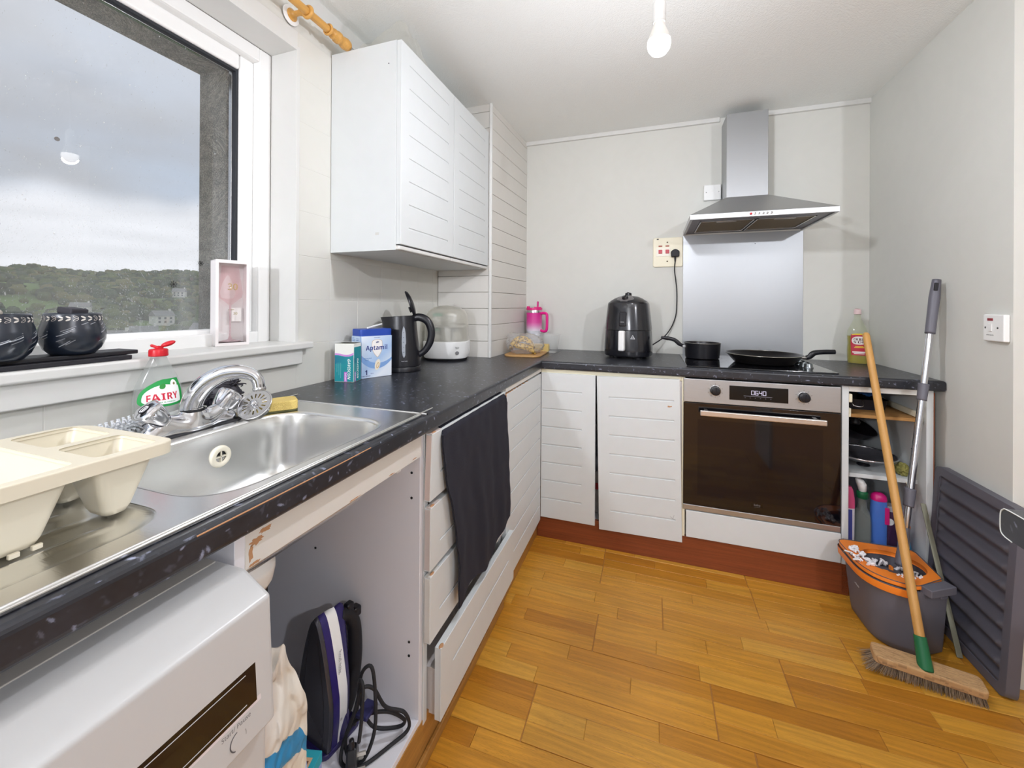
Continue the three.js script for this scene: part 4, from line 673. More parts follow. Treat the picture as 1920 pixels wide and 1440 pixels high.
{ // gift box with window and wine glass
  const t = thing('gift_box', 'white presentation box with clear front holding a pink wine glass', 'box', [-0.066, 1.0538, 1.712], 1.2);
  const w = 0.088, h = 0.258, d = 0.052;
  part(t, 'box', merge([bx(-w / 2, 0, -d, w / 2, h, -d + 0.002), bx(-w / 2, 0, -d, -w / 2 + 0.002, h, 0), bx(w / 2 - 0.002, 0, -d, w / 2, h, 0), bx(-w / 2, 0, -d, w / 2, 0.003, 0), bx(-w / 2, h - 0.002, -d, w / 2, h, 0), plate(rect(-w / 2, 0, w / 2, h), 0.002, 0.0005, [rect(-w / 2 + 0.008, 0.009, w / 2 - 0.008, h - 0.010)]).translate(0, 0, -0.001)]), S(0xf0eae9, 0.5));
  part(t, 'clear_front', bx(-w / 2 + 0.004, 0.006, -0.0030, w / 2 - 0.004, h - 0.006, -0.0026), M.clear);
  part(t, 'foil_print', new THREE.PlaneGeometry(0.052, 0.030).translate(0, 0.178, -0.0018), clearPrint(208, 120, (g) => { write(g, '30', 104, 62, 104, '#b9a53c', { style: 'normal', sx: 0.95 }); }));
  part(t, 'card', bx(0.006, 0.072, -0.034, 0.032, 0.114, -0.033), S(0xf6f2ef, 0.6)); part(t, 'card_print', new THREE.PlaneGeometry(0.034, 0.024).translate(0.014, 0.100, -0.0328), clearPrint(136, 96, (g) => { write(g, '30', 76, 62, 40, '#b9a53c', { style: 'normal' }); write(g, 'HAPPY', 32, 16, 20, '#a8942c'); }));
  part(t, 'liner', bx(-0.034, 0.004, -0.046, 0.034, 0.010, -0.006, 0.002), S(0x4a4240, 0.5));
  const gl = thing('wine_glass', 'pink-tinted stemmed wine glass with gold 30 inside the clear-fronted box', 'glass', [-0.066 - 0.025 * Math.sin(1.2), 1.0638, 1.712 - 0.025 * Math.cos(1.2)], 1.2);
  part(gl, 'bowl', lathe([[0.003, 0.112], [0.012, 0.120], [0.030, 0.136], [0.0325, 0.150], [0.030, 0.170], [0.026, 0.195], [0.0225, 0.232]], 40), P(0xfdf3f4, 0.03, { transmission: 0.97, thickness: 0, ior: 1.5 }));
  part(gl, 'stem', lathe([[0, 0.002], [0.0, 0.002], [0.027, 0.002], [0.027, 0.0035], [0.006, 0.008], [0.0022, 0.02], [0.002, 0.09], [0.003, 0.112]], 32), P(0xfaeaee, 0.04, { transmission: 0.85, thickness: 0 }));
}
// ------------------------------------------------------------------ on the left worktop
{
  const t = thing('medicine_box', 'small teal and white medicine carton standing in front of the formula box', 'box', [0.0775, 0.9002, 1.381], 0.222);
  const w = 0.073, h = 0.138, d = 0.053;
  part(t, 'carton', bx(-w / 2, 0, -d / 2, w / 2, h, d / 2, 0.0012, 1), S(0xeeeee6, 0.5));
  const art = (g, W, H, big) => {
    g.fillStyle = '#efefe8'; g.fillRect(0, 0, W, H); g.fillStyle = '#cf8fd6'; g.beginPath(); g.moveTo(0, H * 0.25); g.bezierCurveTo(W * 0.3, H * 0.22, W * 0.6, H * 0.36, W, H * 0.22); g.lineTo(W, H * 0.5); g.lineTo(0, H * 0.5); g.fill();
    g.fillStyle = '#0f8f99'; g.beginPath(); g.moveTo(0, H * 0.30); g.bezierCurveTo(W * 0.3, H * 0.27, W * 0.6, H * 0.40, W, H * 0.28); g.lineTo(W, H); g.lineTo(0, H); g.fill();
    const gr = g.createLinearGradient(0, H * 0.3, W, H * 0.45); gr.addColorStop(0, '#10708e'); gr.addColorStop(1, 'rgba(15,143,153,0)'); g.fillStyle = gr; g.fillRect(0, H * 0.33, W, H * 0.2);
    write(g, 'GAVISCON', big ? W * 0.76 : W * 0.55, H * 0.66, H * 0.108, '#f4f6f4', { rot: 1.571, style: 'italic bold' });
    g.fillStyle = '#c06fd0'; g.fillRect(W * (big ? 0.5 : 0.1), H * 0.74, W * 0.16, H * 0.26); write(g, 'Infant', W * (big ? 0.58 : 0.18), H * 0.87, H * 0.07, '#f4e8f6', { rot: 1.571 });
    g.strokeStyle = '#bfe3e4'; g.lineWidth = 2; for (let i = 0; i < 3; i++) { g.beginPath(); g.moveTo(W * (0.12 + i * 0.1), H * 0.5); g.lineTo(W * (0.12 + i * 0.1), H * (0.75 + 0.08 * i)); g.stroke(); }
  };
  part(t, 'front_print', new THREE.PlaneGeometry(w - 0.002, h - 0.003).translate(0, h / 2, d / 2 + 0.0004), print(256, 484, (g, W, H) => art(g, W, H, true)));
  part(t, 'side_print', new THREE.PlaneGeometry(d - 0.002, h - 0.003).rotateY(Math.PI / 2).translate(w / 2 + 0.0004, h / 2, 0), print(186, 484, (g, W, H) => { art(g, W, H, false); g.fillStyle = '#0f8f99'; g.fillRect(0, H * 0.08, W, H * 0.3); write(g, 'GAVISCON', W * 0.55, H * 0.66, H * 0.11, '#f4f6f4', { rot: 1.571, style: 'italic bold' }); }));
  part(t, 'flap', bx(-w / 2 + 0.001, h, -d / 2, w / 2 - 0.001, h + 0.001, d / 2).translate(0, -h, d / 2).rotateX(-0.12).translate(0, h, -d / 2), S(0xf0f0e9, 0.5));
}
{
  const th = 1.148, t = thing('formula_box', 'pale blue baby formula box with dark blue lid beside the kettle', 'box', [0.0935, 0.9002, 1.264], th);
  const w = 0.132, h = 0.186, d = 0.074;
  const loop = (k, y) => ring(w / 2 * k, d / 2 * k, y, 9, 56);
  part(t, 'carton', skin([loop(0.99, 0), loop(1, 0.003), loop(1, h - 0.022)], { capA: true, capB: true }), S(0xb9cfea, 0.5));
  const lid = part(t, 'lid', skin([loop(1.005, h - 0.026), loop(1.008, h - 0.024), loop(1.008, h - 0.004), loop(0.985, h)], { capB: true }), S(0x2348a8, 0.4));
  part(t, 'front_print', new THREE.PlaneGeometry(w * 0.955, h - 0.028).translate(0, (h - 0.026) / 2, d / 2 + 0.0012), print(512, 630, (g, W, H) => {
    const gr = g.createLinearGradient(0, 0, W, H); gr.addColorStop(0, '#e8eef7'); gr.addColorStop(0.55, '#a9c4e6'); gr.addColorStop(0.8, '#e4ebf4'); gr.addColorStop(1, '#dfe7f1'); g.fillStyle = gr; g.fillRect(0, 0, W, H);
    g.fillStyle = '#7fa5d8'; g.beginPath(); g.moveTo(0, H * 0.6); g.bezierCurveTo(W * 0.3, H * 0.86, W * 0.7, H * 0.86, W, H * 0.6); g.lineTo(W, H * 0.54); g.bezierCurveTo(W * 0.7, H * 0.72, W * 0.3, H * 0.7, 0, H * 0.45); g.fill();
    g.fillStyle = '#f6f1ee'; g.strokeStyle = '#c6a173'; g.lineWidth = 5; g.beginPath(); g.moveTo(W * 0.35, H * 0.12); g.quadraticCurveTo(W * 0.5, H * 0.05, W * 0.66, H * 0.12); g.quadraticCurveTo(W * 0.73, H * 0.36, W * 0.52, H * 0.52); g.quadraticCurveTo(W * 0.28, H * 0.36, W * 0.35, H * 0.12); g.fill(); g.stroke();
    write(g, 'Aptamil', W * 0.50, H * 0.285, 98, '#1d2f80', { sx: 1.0 });
    g.fillStyle = '#22306f'; g.fillRect(W * 0.47, H * 0.14, 12, 20); g.fillRect(W * 0.5, H * 0.125, 14, 28); g.fillRect(W * 0.54, H * 0.13, 12, 22);
    g.fillStyle = '#efe6d2'; g.beginPath(); g.ellipse(W * 0.52, H * 0.70, 44, 84, 0.25, 0, 7); g.fill(); g.strokeStyle = '#c99b4a'; g.lineWidth = 9; g.beginPath(); g.ellipse(W * 0.53, H * 0.72, 18, 40, 0.25, 0, 7); g.stroke();
    write(g, '1', W * 0.16, H * 0.87, 100, '#1b2a68'); write(g, 'FIRST INFANT', W * 0.15, H * 0.955, 22, '#31407c'); write(g, 'MILK', W * 0.34, H * 0.9, 20, '#6b78a8'); write(g, 'WITH OUR UNIQUE', W * 0.2, H * 0.53, 18, '#3a68a8', { sx: 0.8 }); write(g, 'BLEND', W * 0.18, H * 0.57, 18, '#3a68a8'); write(g, 'FROM BIRTH', W * 0.5, H * 0.04, 17, '#5a6aa0');
  }));
  part(t, 'side_print', new THREE.PlaneGeometry(d * 0.9, h - 0.028).rotateY(-Math.PI / 2).translate(-w / 2 - 0.0010, (h - 0.026) / 2, 0), print(256, 560, (g, W, H) => { g.fillStyle = '#c4d8f0'; g.fillRect(0, 0, W, H); g.fillStyle = '#5a7fc0'; for (let i = 0; i < 26; i++) g.fillRect(20, 20 + i * 20, (i % 5 ? 90 : 60), 6); for (let i = 0; i < 20; i++) g.fillRect(140, 30 + i * 22, 80, 7); }));
  part(t, 'scoop', merge([capTube([[-0.03, h + 0.004, 0.02], [0.02, h + 0.012, 0.0], [0.045, h + 0.016, -0.01]], 0.0035, 16, 8)]), M.whiteMatt);
}
{
  const t = thing('kettle', 'black plastic jug kettle with its lid standing open', 'kettle', [0.118, 0.9002, 1.098], 0.331);
  const R = (y, a, b, cx = 0) => ring(a, b, y, 2.15, 56, cx, 0);
  part(t, 'base', skin([R(0, 0.079, 0.076), R(0.003, 0.082, 0.078), R(0.018, 0.080, 0.076), R(0.021, 0.077, 0.074)], { capA: true, capB: true }), M.black);
  part(t, 'jug', skin([R(0.022, 0.079, 0.075), R(0.026, 0.0805, 0.076), R(0.06, 0.0785, 0.0745), R(0.14, 0.0705, 0.068, -0.003), R(0.205, 0.0650, 0.0625, -0.0045).map((p) => { const k = sm(-p[0], 0.045, 0.07); return [p[0] - 0.012 * k, p[1], p[2]]; }), R(0.228, 0.0625, 0.060, -0.005).map((p) => { const k = sm(-p[0], 0.04, 0.066); return [p[0] - 0.022 * k, p[1] - 0.001 * k + (p[0] + 0.06) * 0.06, p[2] * (1 - 0.1 * k)]; })], { capA: true }), M.black);
  part(t, 'rim', skin([R(0.224, 0.055, 0.053, -0.004), R(0.219, 0.052, 0.05, -0.004)], { capA: false, capB: true }), M.rubber);
  part(t, 'handle', taperTube([[0.048, 0.222, 0], [0.075, 0.227, 0], [0.108, 0.212, 0], [0.126, 0.172, 0], [0.122, 0.125, 0], [0.100, 0.085, 0], [0.070, 0.064, 0]], [0.014, 0.015, 0.0145, 0.014, 0.0135, 0.012, 0.011], 48, 18, 0.85, 1.15), M.black);
  const lid = part(t, 'lid', skin([ring(0.054, 0.052, 0, 2, 48), ring(0.056, 0.054, 0.003, 2, 48), ring(0.052, 0.05, 0.012, 2, 48), ring(0.03, 0.03, 0.018, 2, 48), ring(0.004, 0.004, 0.02, 2, 48)], { capA: true, capB: true }).translate(-0.056, 0, 0), M.black, [0.050, 0.230, 0]); lid.rotation.z = -1.22; lid.rotation.y = 0.25;
  part(lid, 'lid_catch', bx(-0.045, -0.008, -0.014, -0.02, 0.0, 0.014, 0.003), M.rubber); part(lid, 'lid_tab', bx(-0.113, 0.0, -0.012, -0.104, 0.008, 0.012, 0.003), M.black);
  const wn = [[0.062, 0.0008], [0.07, 0.0045], [0.09, 0.0075], [0.13, 0.0085], [0.165, 0.0072], [0.18, 0.0045], [0.19, 0.001]];
  const win = wn.map(([y, w]) => { const L = []; const rad = lerp(0.0792, 0.0665, (y - 0.06) / 0.13); for (let i = 0; i < 9; i++) { const a = 1.18 - (i / 8 - 0.5) * 2 * w / 0.07, al = -a; L.push([rad * Math.cos(al) - 0.002, y, -(rad - 0.0025) * Math.sin(al)]); } return L; });
  part(t, 'water_gauge', skin(win, { closed: false }), S(0x9aa0a8, 0.3));
  part(t, 'gauge_marks', merge([0.085, 0.105, 0.125, 0.145, 0.165].map((y) => { const rad = lerp(0.0796, 0.0669, (y - 0.06) / 0.13), a = 1.18; return bx(-0.003, -0.0008, -0.0006, 0.003, 0.0008, 0.0006).rotateY(Math.PI / 2 - 0.39).translate(rad * Math.cos(a) - 0.002, y, (rad - 0.0018) * Math.sin(a)); })), S(0x55585e, 0.5));
  part(t, 'logo', new THREE.PlaneGeometry(0.03, 0.006).rotateY(0.4).translate(0.031, 0.048, 0.0735), clearPrint(160, 32, (g) => write(g, 'Russell Hobbs', 80, 16, 20, '#c9c9cf')));
}
{
  const t = thing('bottle_steriliser', 'white electric bottle steriliser with frosted dome standing in the corner behind the kettle', 'steriliser', [0.127, 0.9002, 0.703], 0.25);
  const R = (y, a, b) => ring(a, b, y, 2.7, 56);
  part(t, 'foot', skin([R(0, 0.10, 0.092), R(0.012, 0.108, 0.1)], { capA: true, capB: true }), M.rubber);
  part(t, 'base', skin([R(0.010, 0.104, 0.096), R(0.016, 0.112, 0.104), R(0.05, 0.1165, 0.1085), R(0.093, 0.1175, 0.1095), R(0.097, 0.114, 0.106)], { capA: true, capB: true }), M.white);
  part(t, 'dome', skin([R(0.098, 0.111, 0.103), R(0.19, 0.108, 0.10), R(0.225, 0.104, 0.096), R(0.25, 0.092, 0.085), R(0.268, 0.066, 0.06), R(0.276, 0.035, 0.032), R(0.279, 0.004, 0.004)], {}), P(0xf2f0e9, 0.3, { transmission: 0.72, thickness: 0 }));
  part(t, 'inner_tray', skin([R(0.168, 0.098, 0.09), R(0.172, 0.098, 0.09)], { capA: true, capB: true }), P(0xf4f4f2, 0.4, { transmission: 0.4, thickness: 0 }));
  part(t, 'button', lathe([[0, 0.003], [0.009, 0.0025], [0.010, 0]], 28).rotateX(Math.PI / 2).rotateY(0.62).translate(0.0735, 0.042, 0.0935), S(0x7f8083, 0.35));
  part(t, 'logo', new THREE.PlaneGeometry(0.03, 0.014).rotateY(0.62).translate(0.0745, 0.068, 0.0965), clearPrint(120, 56, (g) => { write(g, 'Tommee', 60, 16, 24, '#3a3a40', { sx: 0.9 }); write(g, 'Tippee', 60, 40, 24, '#3a3a40', { sx: 0.9 }); }));
  const mk = (nm, lab, x, z, y, col) => { const c = Math.cos(0.25), s = Math.sin(0.25), b = thing(nm, lab, 'baby bottle', [0.127 + x * c + z * s, 0.9002 + y, 0.703 - x * s + z * c]); part(b, 'bottle', lathe([[0, 0.001], [0.024, 0.001], [0.025, 0.004], [0.025, 0.045], [0.02, 0.055]], 24), P(0xf2f3f0, 0.2, { transmission: 0.5, thickness: 0 })); part(b, 'collar', lathe([[0.022, 0.05], [0.026, 0.05], [0.026, 0.063], [0.015, 0.067], [0.0, 0.067]], 24), col); };
  mk('baby_bottle', 'green-capped baby bottle on the left inside the frosted steriliser', -0.05, 0.03, 0.099, S(0x7fb8a2, 0.5)); mk('baby_bottle', 'white-capped baby bottle in the middle inside the frosted steriliser', 0.005, 0.045, 0.099, M.white); mk('baby_bottle', 'grey-capped baby bottle on the right inside the frosted steriliser', 0.055, 0.02, 0.099, S(0xb5b8b8, 0.5));
  mk('baby_bottle', 'green-capped baby bottle on the upper tray of the frosted steriliser', -0.045, 0.02, 0.1725, S(0x7fb8a2, 0.5)); mk('baby_bottle', 'white-capped baby bottle on the upper tray of the frosted steriliser', 0.02, 0.035, 0.1725, M.white);
}

// ------------------------------------------------------------------ on the back worktop
{
  const t = thing('chopping_board', 'round-cornered wooden chopping board under the bag of bananas', 'chopping board', [0.455, 0.9002, 0.365], 0.06);
  part(t, 'board', slab(roundPoly([[-0.103, -0.14, 0.05], [0.103, -0.14, 0.05], [0.103, 0.135, 0.06], [-0.103, 0.135, 0.06]], 10), 0, 0.010, 0.003), woodOf(0xcfa36c, 6, 8, 0.5));
  const spotted = S(0xffffff, 0.5, { map: canvasTex(256, 128, (g, w, h) => { g.fillStyle = '#e0b64a'; g.fillRect(0, 0, w, h); g.fillStyle = '#5a4127'; for (let i = 0; i < 170; i++) { g.globalAlpha = rr(0.3, 0.9); g.beginPath(); g.ellipse(rnd() * w, rnd() * h, rr(2, 9), rr(2, 8), rnd() * 3, 0, 7); g.fill(); } g.globalAlpha = 1; g.fillRect(0, 0, 9, h); g.fillRect(w - 9, 0, 9, h); }) });
  const bn = thing('banana', 'ripe yellow banana with brown spots, upper one in the clear bag', 'banana', [0.44, 0.935, 0.395], 0.5);
  part(bn, 'skin', taperTube([[-0.075, 0.0, 0.01], [-0.055, 0.03, 0], [-0.01, 0.056, -0.006], [0.04, 0.042, -0.004], [0.072, 0.004, 0.0]], [0.004, 0.0155, 0.0185, 0.0165, 0.006], 32, 10), spotted);
  const b2 = bn.clone(); b2.name = numbered('banana'); b2.position.set(0.428, 0.931, 0.352); b2.rotation.y = 0.85; b2.userData = { ...bn.userData, label: 'brown-spotted banana at the back of the clear bag' }; scene.add(b2);
  const b3 = bn.clone(); b3.name = numbered('banana'); b3.position.set(0.455, 0.9310, 0.436); b3.rotation.set(-1.2, 0.25, 0); b3.userData = { ...bn.userData, label: 'banana lying flat at the front of the clear bag on the board' }; scene.add(b3);
  const bag = thing('plastic_bag', 'crumpled clear plastic bag holding bananas on the chopping board', 'bag', [0.46, 0.9105, 0.40], 0.3);
  const g = new THREE.SphereGeometry(1, 56, 36), p = g.attributes.position; for (let i = 0; i < p.count; i++) { const x = p.getX(i), y = p.getY(i), z = p.getZ(i), k = 1 + 0.16 * (Math.abs(n3(x * 2.6, y * 2.6, z * 2.6 + 5)) - 0.3) + 0.07 * Math.abs(n3(x * 7, y * 7, z * 7)); p.setXYZ(i, x * 0.102 * k, Math.max(0.0005, 0.052 + y * 0.058 * k + (x < -0.2 ? 0.028 * sm(-x, 0.2, 0.9) * sm(y, -0.2, 0.6) : 0)), z * 0.068 * k); } g.computeVertexNormals();
  part(bag, 'film', g, P(0xf4f4f4, 0.12, { transmission: 0.82, thickness: 0, ior: 1.45 }));
}
{
  const t = thing('tumbler', 'pink insulated tumbler with handle and straw, fading to white at its base', 'tumbler', [0.424, 0.9002, 0.085], -0.25);
  part(t, 'body', lathe([[0, 0], [0.036, 0], [0.037, 0.004], [0.0385, 0.10], [0.048, 0.118], [0.0495, 0.125], [0.0495, 0.235]], 44), S(0xffffff, 0.4, { map: canvasTex(16, 256, (g, w, h) => { const gr = g.createLinearGradient(0, 0, 0, h); gr.addColorStop(0, '#d2238c'); gr.addColorStop(0.25, '#d84b9c'); gr.addColorStop(0.42, '#dcb7d0'); gr.addColorStop(0.5, '#e2e4ee'); gr.addColorStop(1, '#e2e4ee'); g.fillStyle = gr; g.fillRect(0, 0, w, h); }) }));
  { const g = t.children[0].geometry, p = g.attributes.position, uv = g.attributes.uv; for (let i = 0; i < p.count; i++) uv.setXY(i, 0.5, p.getY(i) / 0.235); }
  part(t, 'steel_band', lathe([[0.0497, 0.235], [0.0497, 0.251], [0.047, 0.253]], 44), M.nickel);
  part(t, 'lid', merge([lathe([[0, 0.256], [0.03, 0.258], [0.046, 0.256], [0.0492, 0.262], [0.0505, 0.266], [0.0505, 0.252], [0.048, 0.25]], 44), new THREE.TorusGeometry(0.046, 0.0045, 8, 30, 1.1).rotateX(Math.PI / 2).translate(0, 0.268, 0), bx(-0.052, 0.258, -0.01, -0.036, 0.276, 0.01, 0.004)]), S(0xe0247f, 0.35));
  part(t, 'handle', capTube([[0.046, 0.232, 0], [0.078, 0.232, 0], [0.091, 0.222, 0], [0.092, 0.16, 0], [0.088, 0.126, 0], [0.070, 0.118, 0], [0.047, 0.124, 0]], 0.0085, 48, 12), S(0xe5178a, 0.35));
  part(t, 'straw', capTube([[0.022, 0.20, 0], [0.026, 0.302, 0]], 0.006, 6, 12), P(0xe83a9a, 0.2, { transmission: 0.3, thickness: 0 }));
}
{
  const t = thing('plastic_tub', 'clear plastic tub with a yellow block inside, in front of the pink tumbler', 'tub', [0.515, 0.9002, 0.205], 0);
  const R = (k, y) => ring(0.098 * k, 0.062 * k, y, 5, 56);
  part(t, 'tub', skin([R(0.80, 0.001), R(0.84, 0.003), R(0.99, 0.106), R(1.02, 0.1075), R(1.03, 0.105)], { capA: true }), P(0xf6f7f7, 0.12, { transmission: 0.88, thickness: 0, ior: 1.25 }));
  const b = thing('butter_block', 'yellow block of butter or cheese inside the clear tub', 'food', [0.50, 0.9035, 0.205], 0.1); part(b, 'block', bx(-0.045, 0, -0.025, 0.05, 0.045, 0.03, 0.006), S(0xe9c65c, 0.6));
}
{
  const t = thing('air_fryer', 'black air fryer with white basket handle on the back worktop', 'air fryer', [1.012, 0.9002, 0.262], -0.21);
  const R = (y, a, e = 3.0) => ring(a, a * 0.98, y, e, 72);
  part(t, 'basket', skin([R(0.012, 0.118, 2.6), R(0.018, 0.123, 2.6), R(0.05, 0.1245, 2.6), R(0.150, 0.1195, 2.6)], { capA: true, capB: true }), M.blackGlossBody ?? (M.blackGlossBody = P(0x16161c, 0.22, { clearcoat: 0.5, clearcoatRoughness: 0.1 })));
  part(t, 'body', skin([R(0.1525, 0.1195, 2.6), R(0.154, 0.1205, 2.6), R(0.22, 0.1145, 2.6), R(0.27, 0.109, 2.6), R(0.292, 0.1065, 2.6), R(0.300, 0.103, 2.6), R(0.302, 0.098, 2.6)], { capA: true }), M.blackGlossBody);
  part(t, 'lid', skin([R(0.302, 0.099, 2.5), R(0.308, 0.094, 2.4), R(0.322, 0.073, 2.2), R(0.332, 0.05, 2), R(0.336, 0.025, 2), R(0.337, 0.004, 2)], {}), M.black);
  part(t, 'control_plate', skin([[0.304, 0.096], [0.312, 0.088], [0.3235, 0.072], [0.3335, 0.05], [0.338, 0.03]].map(([y, r]) => ring(r, r, y + 0.001, 2, 16, 0, 0, Math.PI * 1.5 - 0.62, Math.PI * 1.5 + 0.62, true)), { closed: false }), S(0x8d8a8c, 0.3, { metalness: 0.8 }));
  for (const [y, z, r] of [[0.337, 0.005, 0.017], [0.318, 0.068, 0.017]]) { const k = part(t, 'dial', merge([lathe([[0, 0.016], [r * 0.8, 0.016], [r, 0.013], [r * 1.05, 0]], 28), bx(-0.0025, 0.014, -r * 0.9, 0.0025, 0.02, r * 0.9, 0.001)]), M.black, [0, y, z], [z > 0.02 ? 0.42 : 0, 0, 0]); part(k, 'ring', new THREE.TorusGeometry(r * 1.1, 0.002, 8, 28).rotateX(Math.PI / 2), M.nickel); }
  part(t, 'handle', bx(-0.016, 0.040, 0.118, 0.016, 0.146, 0.150, 0.008, 4), M.white, null, [-0.035, 0, 0]);
  part(t, 'handle_plate', bx(-0.019, 0.155, 0.100, 0.019, 0.232, 0.1205, 0.006, 3), M.blackMatt, null, [-0.09, 0, 0]).position.set(0, 0.008, 0.0155);
  part(t, 'logo', new THREE.PlaneGeometry(0.024, 0.008).rotateX(-0.09).translate(0, 0.196, 0.1205), clearPrint(96, 32, (g) => write(g, 'chefree', 48, 16, 22, '#c9c9cc'))).position.z = 0.0035;
  part(t, 'warning_mark', new THREE.PlaneGeometry(0.026, 0.026).rotateY(0.06).translate(0.054, 0.118, 0.1195), clearPrint(128, 128, (g) => { g.strokeStyle = '#d9d9dc'; g.lineWidth = 9; g.beginPath(); g.moveTo(64, 14); g.lineTo(116, 108); g.lineTo(12, 108); g.closePath(); g.stroke(); g.lineWidth = 6; for (const x of [44, 64, 84]) { g.beginPath(); g.moveTo(x, 98); g.quadraticCurveTo(x - 8, 84, x, 74); g.quadraticCurveTo(x + 8, 62, x, 52); g.stroke(); } }));
  for (const [x, z] of [[-0.07, 0.07], [0.07, 0.07], [-0.07, -0.07], [0.07, -0.07]]) part(t, 'foot', cyl(0.012, 0.013, 0.013, 16), M.rubber, [x, 0, z]);
}
{
  const t = thing('saucepan', 'small black non-stick saucepan on the hob', 'saucepan', [1.388, 0.9066, 0.215], 0);
  part(t, 'pan', lathe([[0, 0.001], [0.078, 0.001], [0.083, 0.004], [0.0885, 0.079], [0.0905, 0.0815], [0.0895, 0.0825], [0.0865, 0.080], [0.081, 0.008], [0, 0.006]], 56), S(0x1d1d22, 0.3, { metalness: 0.2 }));
  part(t, 'rim', new THREE.TorusGeometry(0.0897, 0.0012, 8, 56).rotateX(Math.PI / 2), S(0xb9b4ac, 0.3, { metalness: 0.8 }), [0, 0.082, 0]);
  const h = part(t, 'handle', taperTube([[-0.092, 0.062, 0.0], [-0.112, 0.070, 0], [-0.142, 0.094, 0], [-0.182, 0.102, 0], [-0.208, 0.105, 0]], [0.006, 0.0095, 0.0085, 0.009, 0.006], 32, 14, 0.7, 1.2), M.black, null, [0, 0.16, 0]); part(h, 'bracket', bx(-0.101, 0.052, -0.008, -0.084, 0.068, 0.008, 0.003), M.nickel);
}
{
  const t = thing('frying_pan', 'wide black frying pan on the hob with its handle pointing right', 'frying pan', [1.648, 0.9066, 0.315], 0);
  part(t, 'pan', lathe([[0, 0.001], [0.118, 0.001], [0.126, 0.004], [0.158, 0.041], [0.1635, 0.0455], [0.1625, 0.0465], [0.156, 0.043], [0.122, 0.009], [0, 0.006]], 72), S(0x1f1d1d, 0.34, { metalness: 0.25 }));
  part(t, 'rim', new THREE.TorusGeometry(0.163, 0.0016, 8, 72).rotateX(Math.PI / 2), S(0xaaa69c, 0.25, { metalness: 0.9 }), [0, 0.046, 0]);
  const h = part(t, 'handle', taperTube([[0.186, 0.030, 0], [0.202, 0.036, 0], [0.222, 0.054, 0], [0.26, 0.060, 0], [0.31, 0.062, 0]], [0.0085, 0.0115, 0.0095, 0.0095, 0.009], 36, 14, 0.8, 1.2), M.black, null, [0, 0.13, 0]); part(h, 'ferrule', taperTube([[0.150, 0.030, 0], [0.188, 0.030, 0]], [0.0075, 0.0085], 6, 16), M.nickel);
}
{
  const t = thing('oil_bottle', 'clear bottle of yellow cooking oil with red label in the worktop corner', 'bottle', [2.108, 0.9002, 0.105], -0.15);
  const R = (y, a, b = a * 0.8, e = 2.8) => ring(a, b, y, e, 48);
  part(t, 'bottle', skin([R(0, 0.036), R(0.004, 0.0405), R(0.06, 0.0415), R(0.10, 0.0400), R(0.14, 0.0415), R(0.165, 0.038), R(0.195, 0.026, 0.022, 2.3), R(0.222, 0.0150, 0.0145, 2), R(0.245, 0.0125, 0.0125, 2)], { capA: true }), P(0xf3f5ec, 0.06, { transmission: 0.92, thickness: 0, ior: 1.35 }));
  part(t, 'oil', skin([R(0.003, 0.0385), R(0.06, 0.0402), R(0.10, 0.0387), R(0.138, 0.0402), R(0.1385, 0.039)], { capA: true, capB: true }), P(0xd9c916, 0.1, { transmission: 0.55, thickness: 0, ior: 1.3 }));
  part(t, 'cap', lathe([[0.0, 0.272], [0.012, 0.272], [0.0145, 0.268], [0.015, 0.248], [0.0145, 0.245], [0, 0.245]], 28), S(0xf0d3d3, 0.4)); part(t, 'cap_top', lathe([[0, 0.2735], [0.0105, 0.273], [0.0115, 0.270], [0.0118, 0.262]], 24), S(0xb51a28, 0.4));
  part(t, 'label', skin([0.04, 0.06, 0.085, 0.10, 0.12, 0.14, 0.152].map((y) => { const a = [[0.04, 0.0412], [0.06, 0.0415], [0.085, 0.0406], [0.10, 0.04], [0.12, 0.0408], [0.14, 0.0415], [0.152, 0.0402]].find((q) => q[0] === y)[1]; return ring(a + 0.0005, a * 0.8 + 0.0005, y, 2.8, 24, 0, 0, Math.PI * 1.5 - 1.0, Math.PI * 1.5 + 1.0, true); }), { closed: false }), clearPrint(360, 512, (g, w, h) => {
    g.fillStyle = '#c3263f'; g.beginPath(); g.moveTo(50, 40); g.quadraticCurveTo(180, -10, 310, 40); g.lineTo(330, 250); g.lineTo(300, 500); g.lineTo(60, 500); g.lineTo(30, 250); g.fill(); g.fillStyle = '#f2d02c'; g.beginPath(); g.moveTo(70, 34); g.quadraticCurveTo(180, -16, 290, 34); g.lineTo(300, 70); g.quadraticCurveTo(180, 40, 60, 70); g.fill();
    g.fillStyle = '#f7efe8'; g.beginPath(); g.ellipse(180, 190, 118, 88, 0, 0, 7); g.fill(); write(g, 'CRISP', 180, 165, 64, '#5a1c2c', { sx: 0.9 }); write(g, "'N DRY", 180, 222, 60, '#5a1c2c', { sx: 0.9 });
    g.fillStyle = '#f0cf3a'; g.fillRect(130, 320, 100, 14); g.fillRect(115, 345, 130, 14); g.fillStyle = '#f7efe8'; g.fillRect(80, 420, 190, 26); g.fillRect(110, 456, 140, 16);
  }));
}
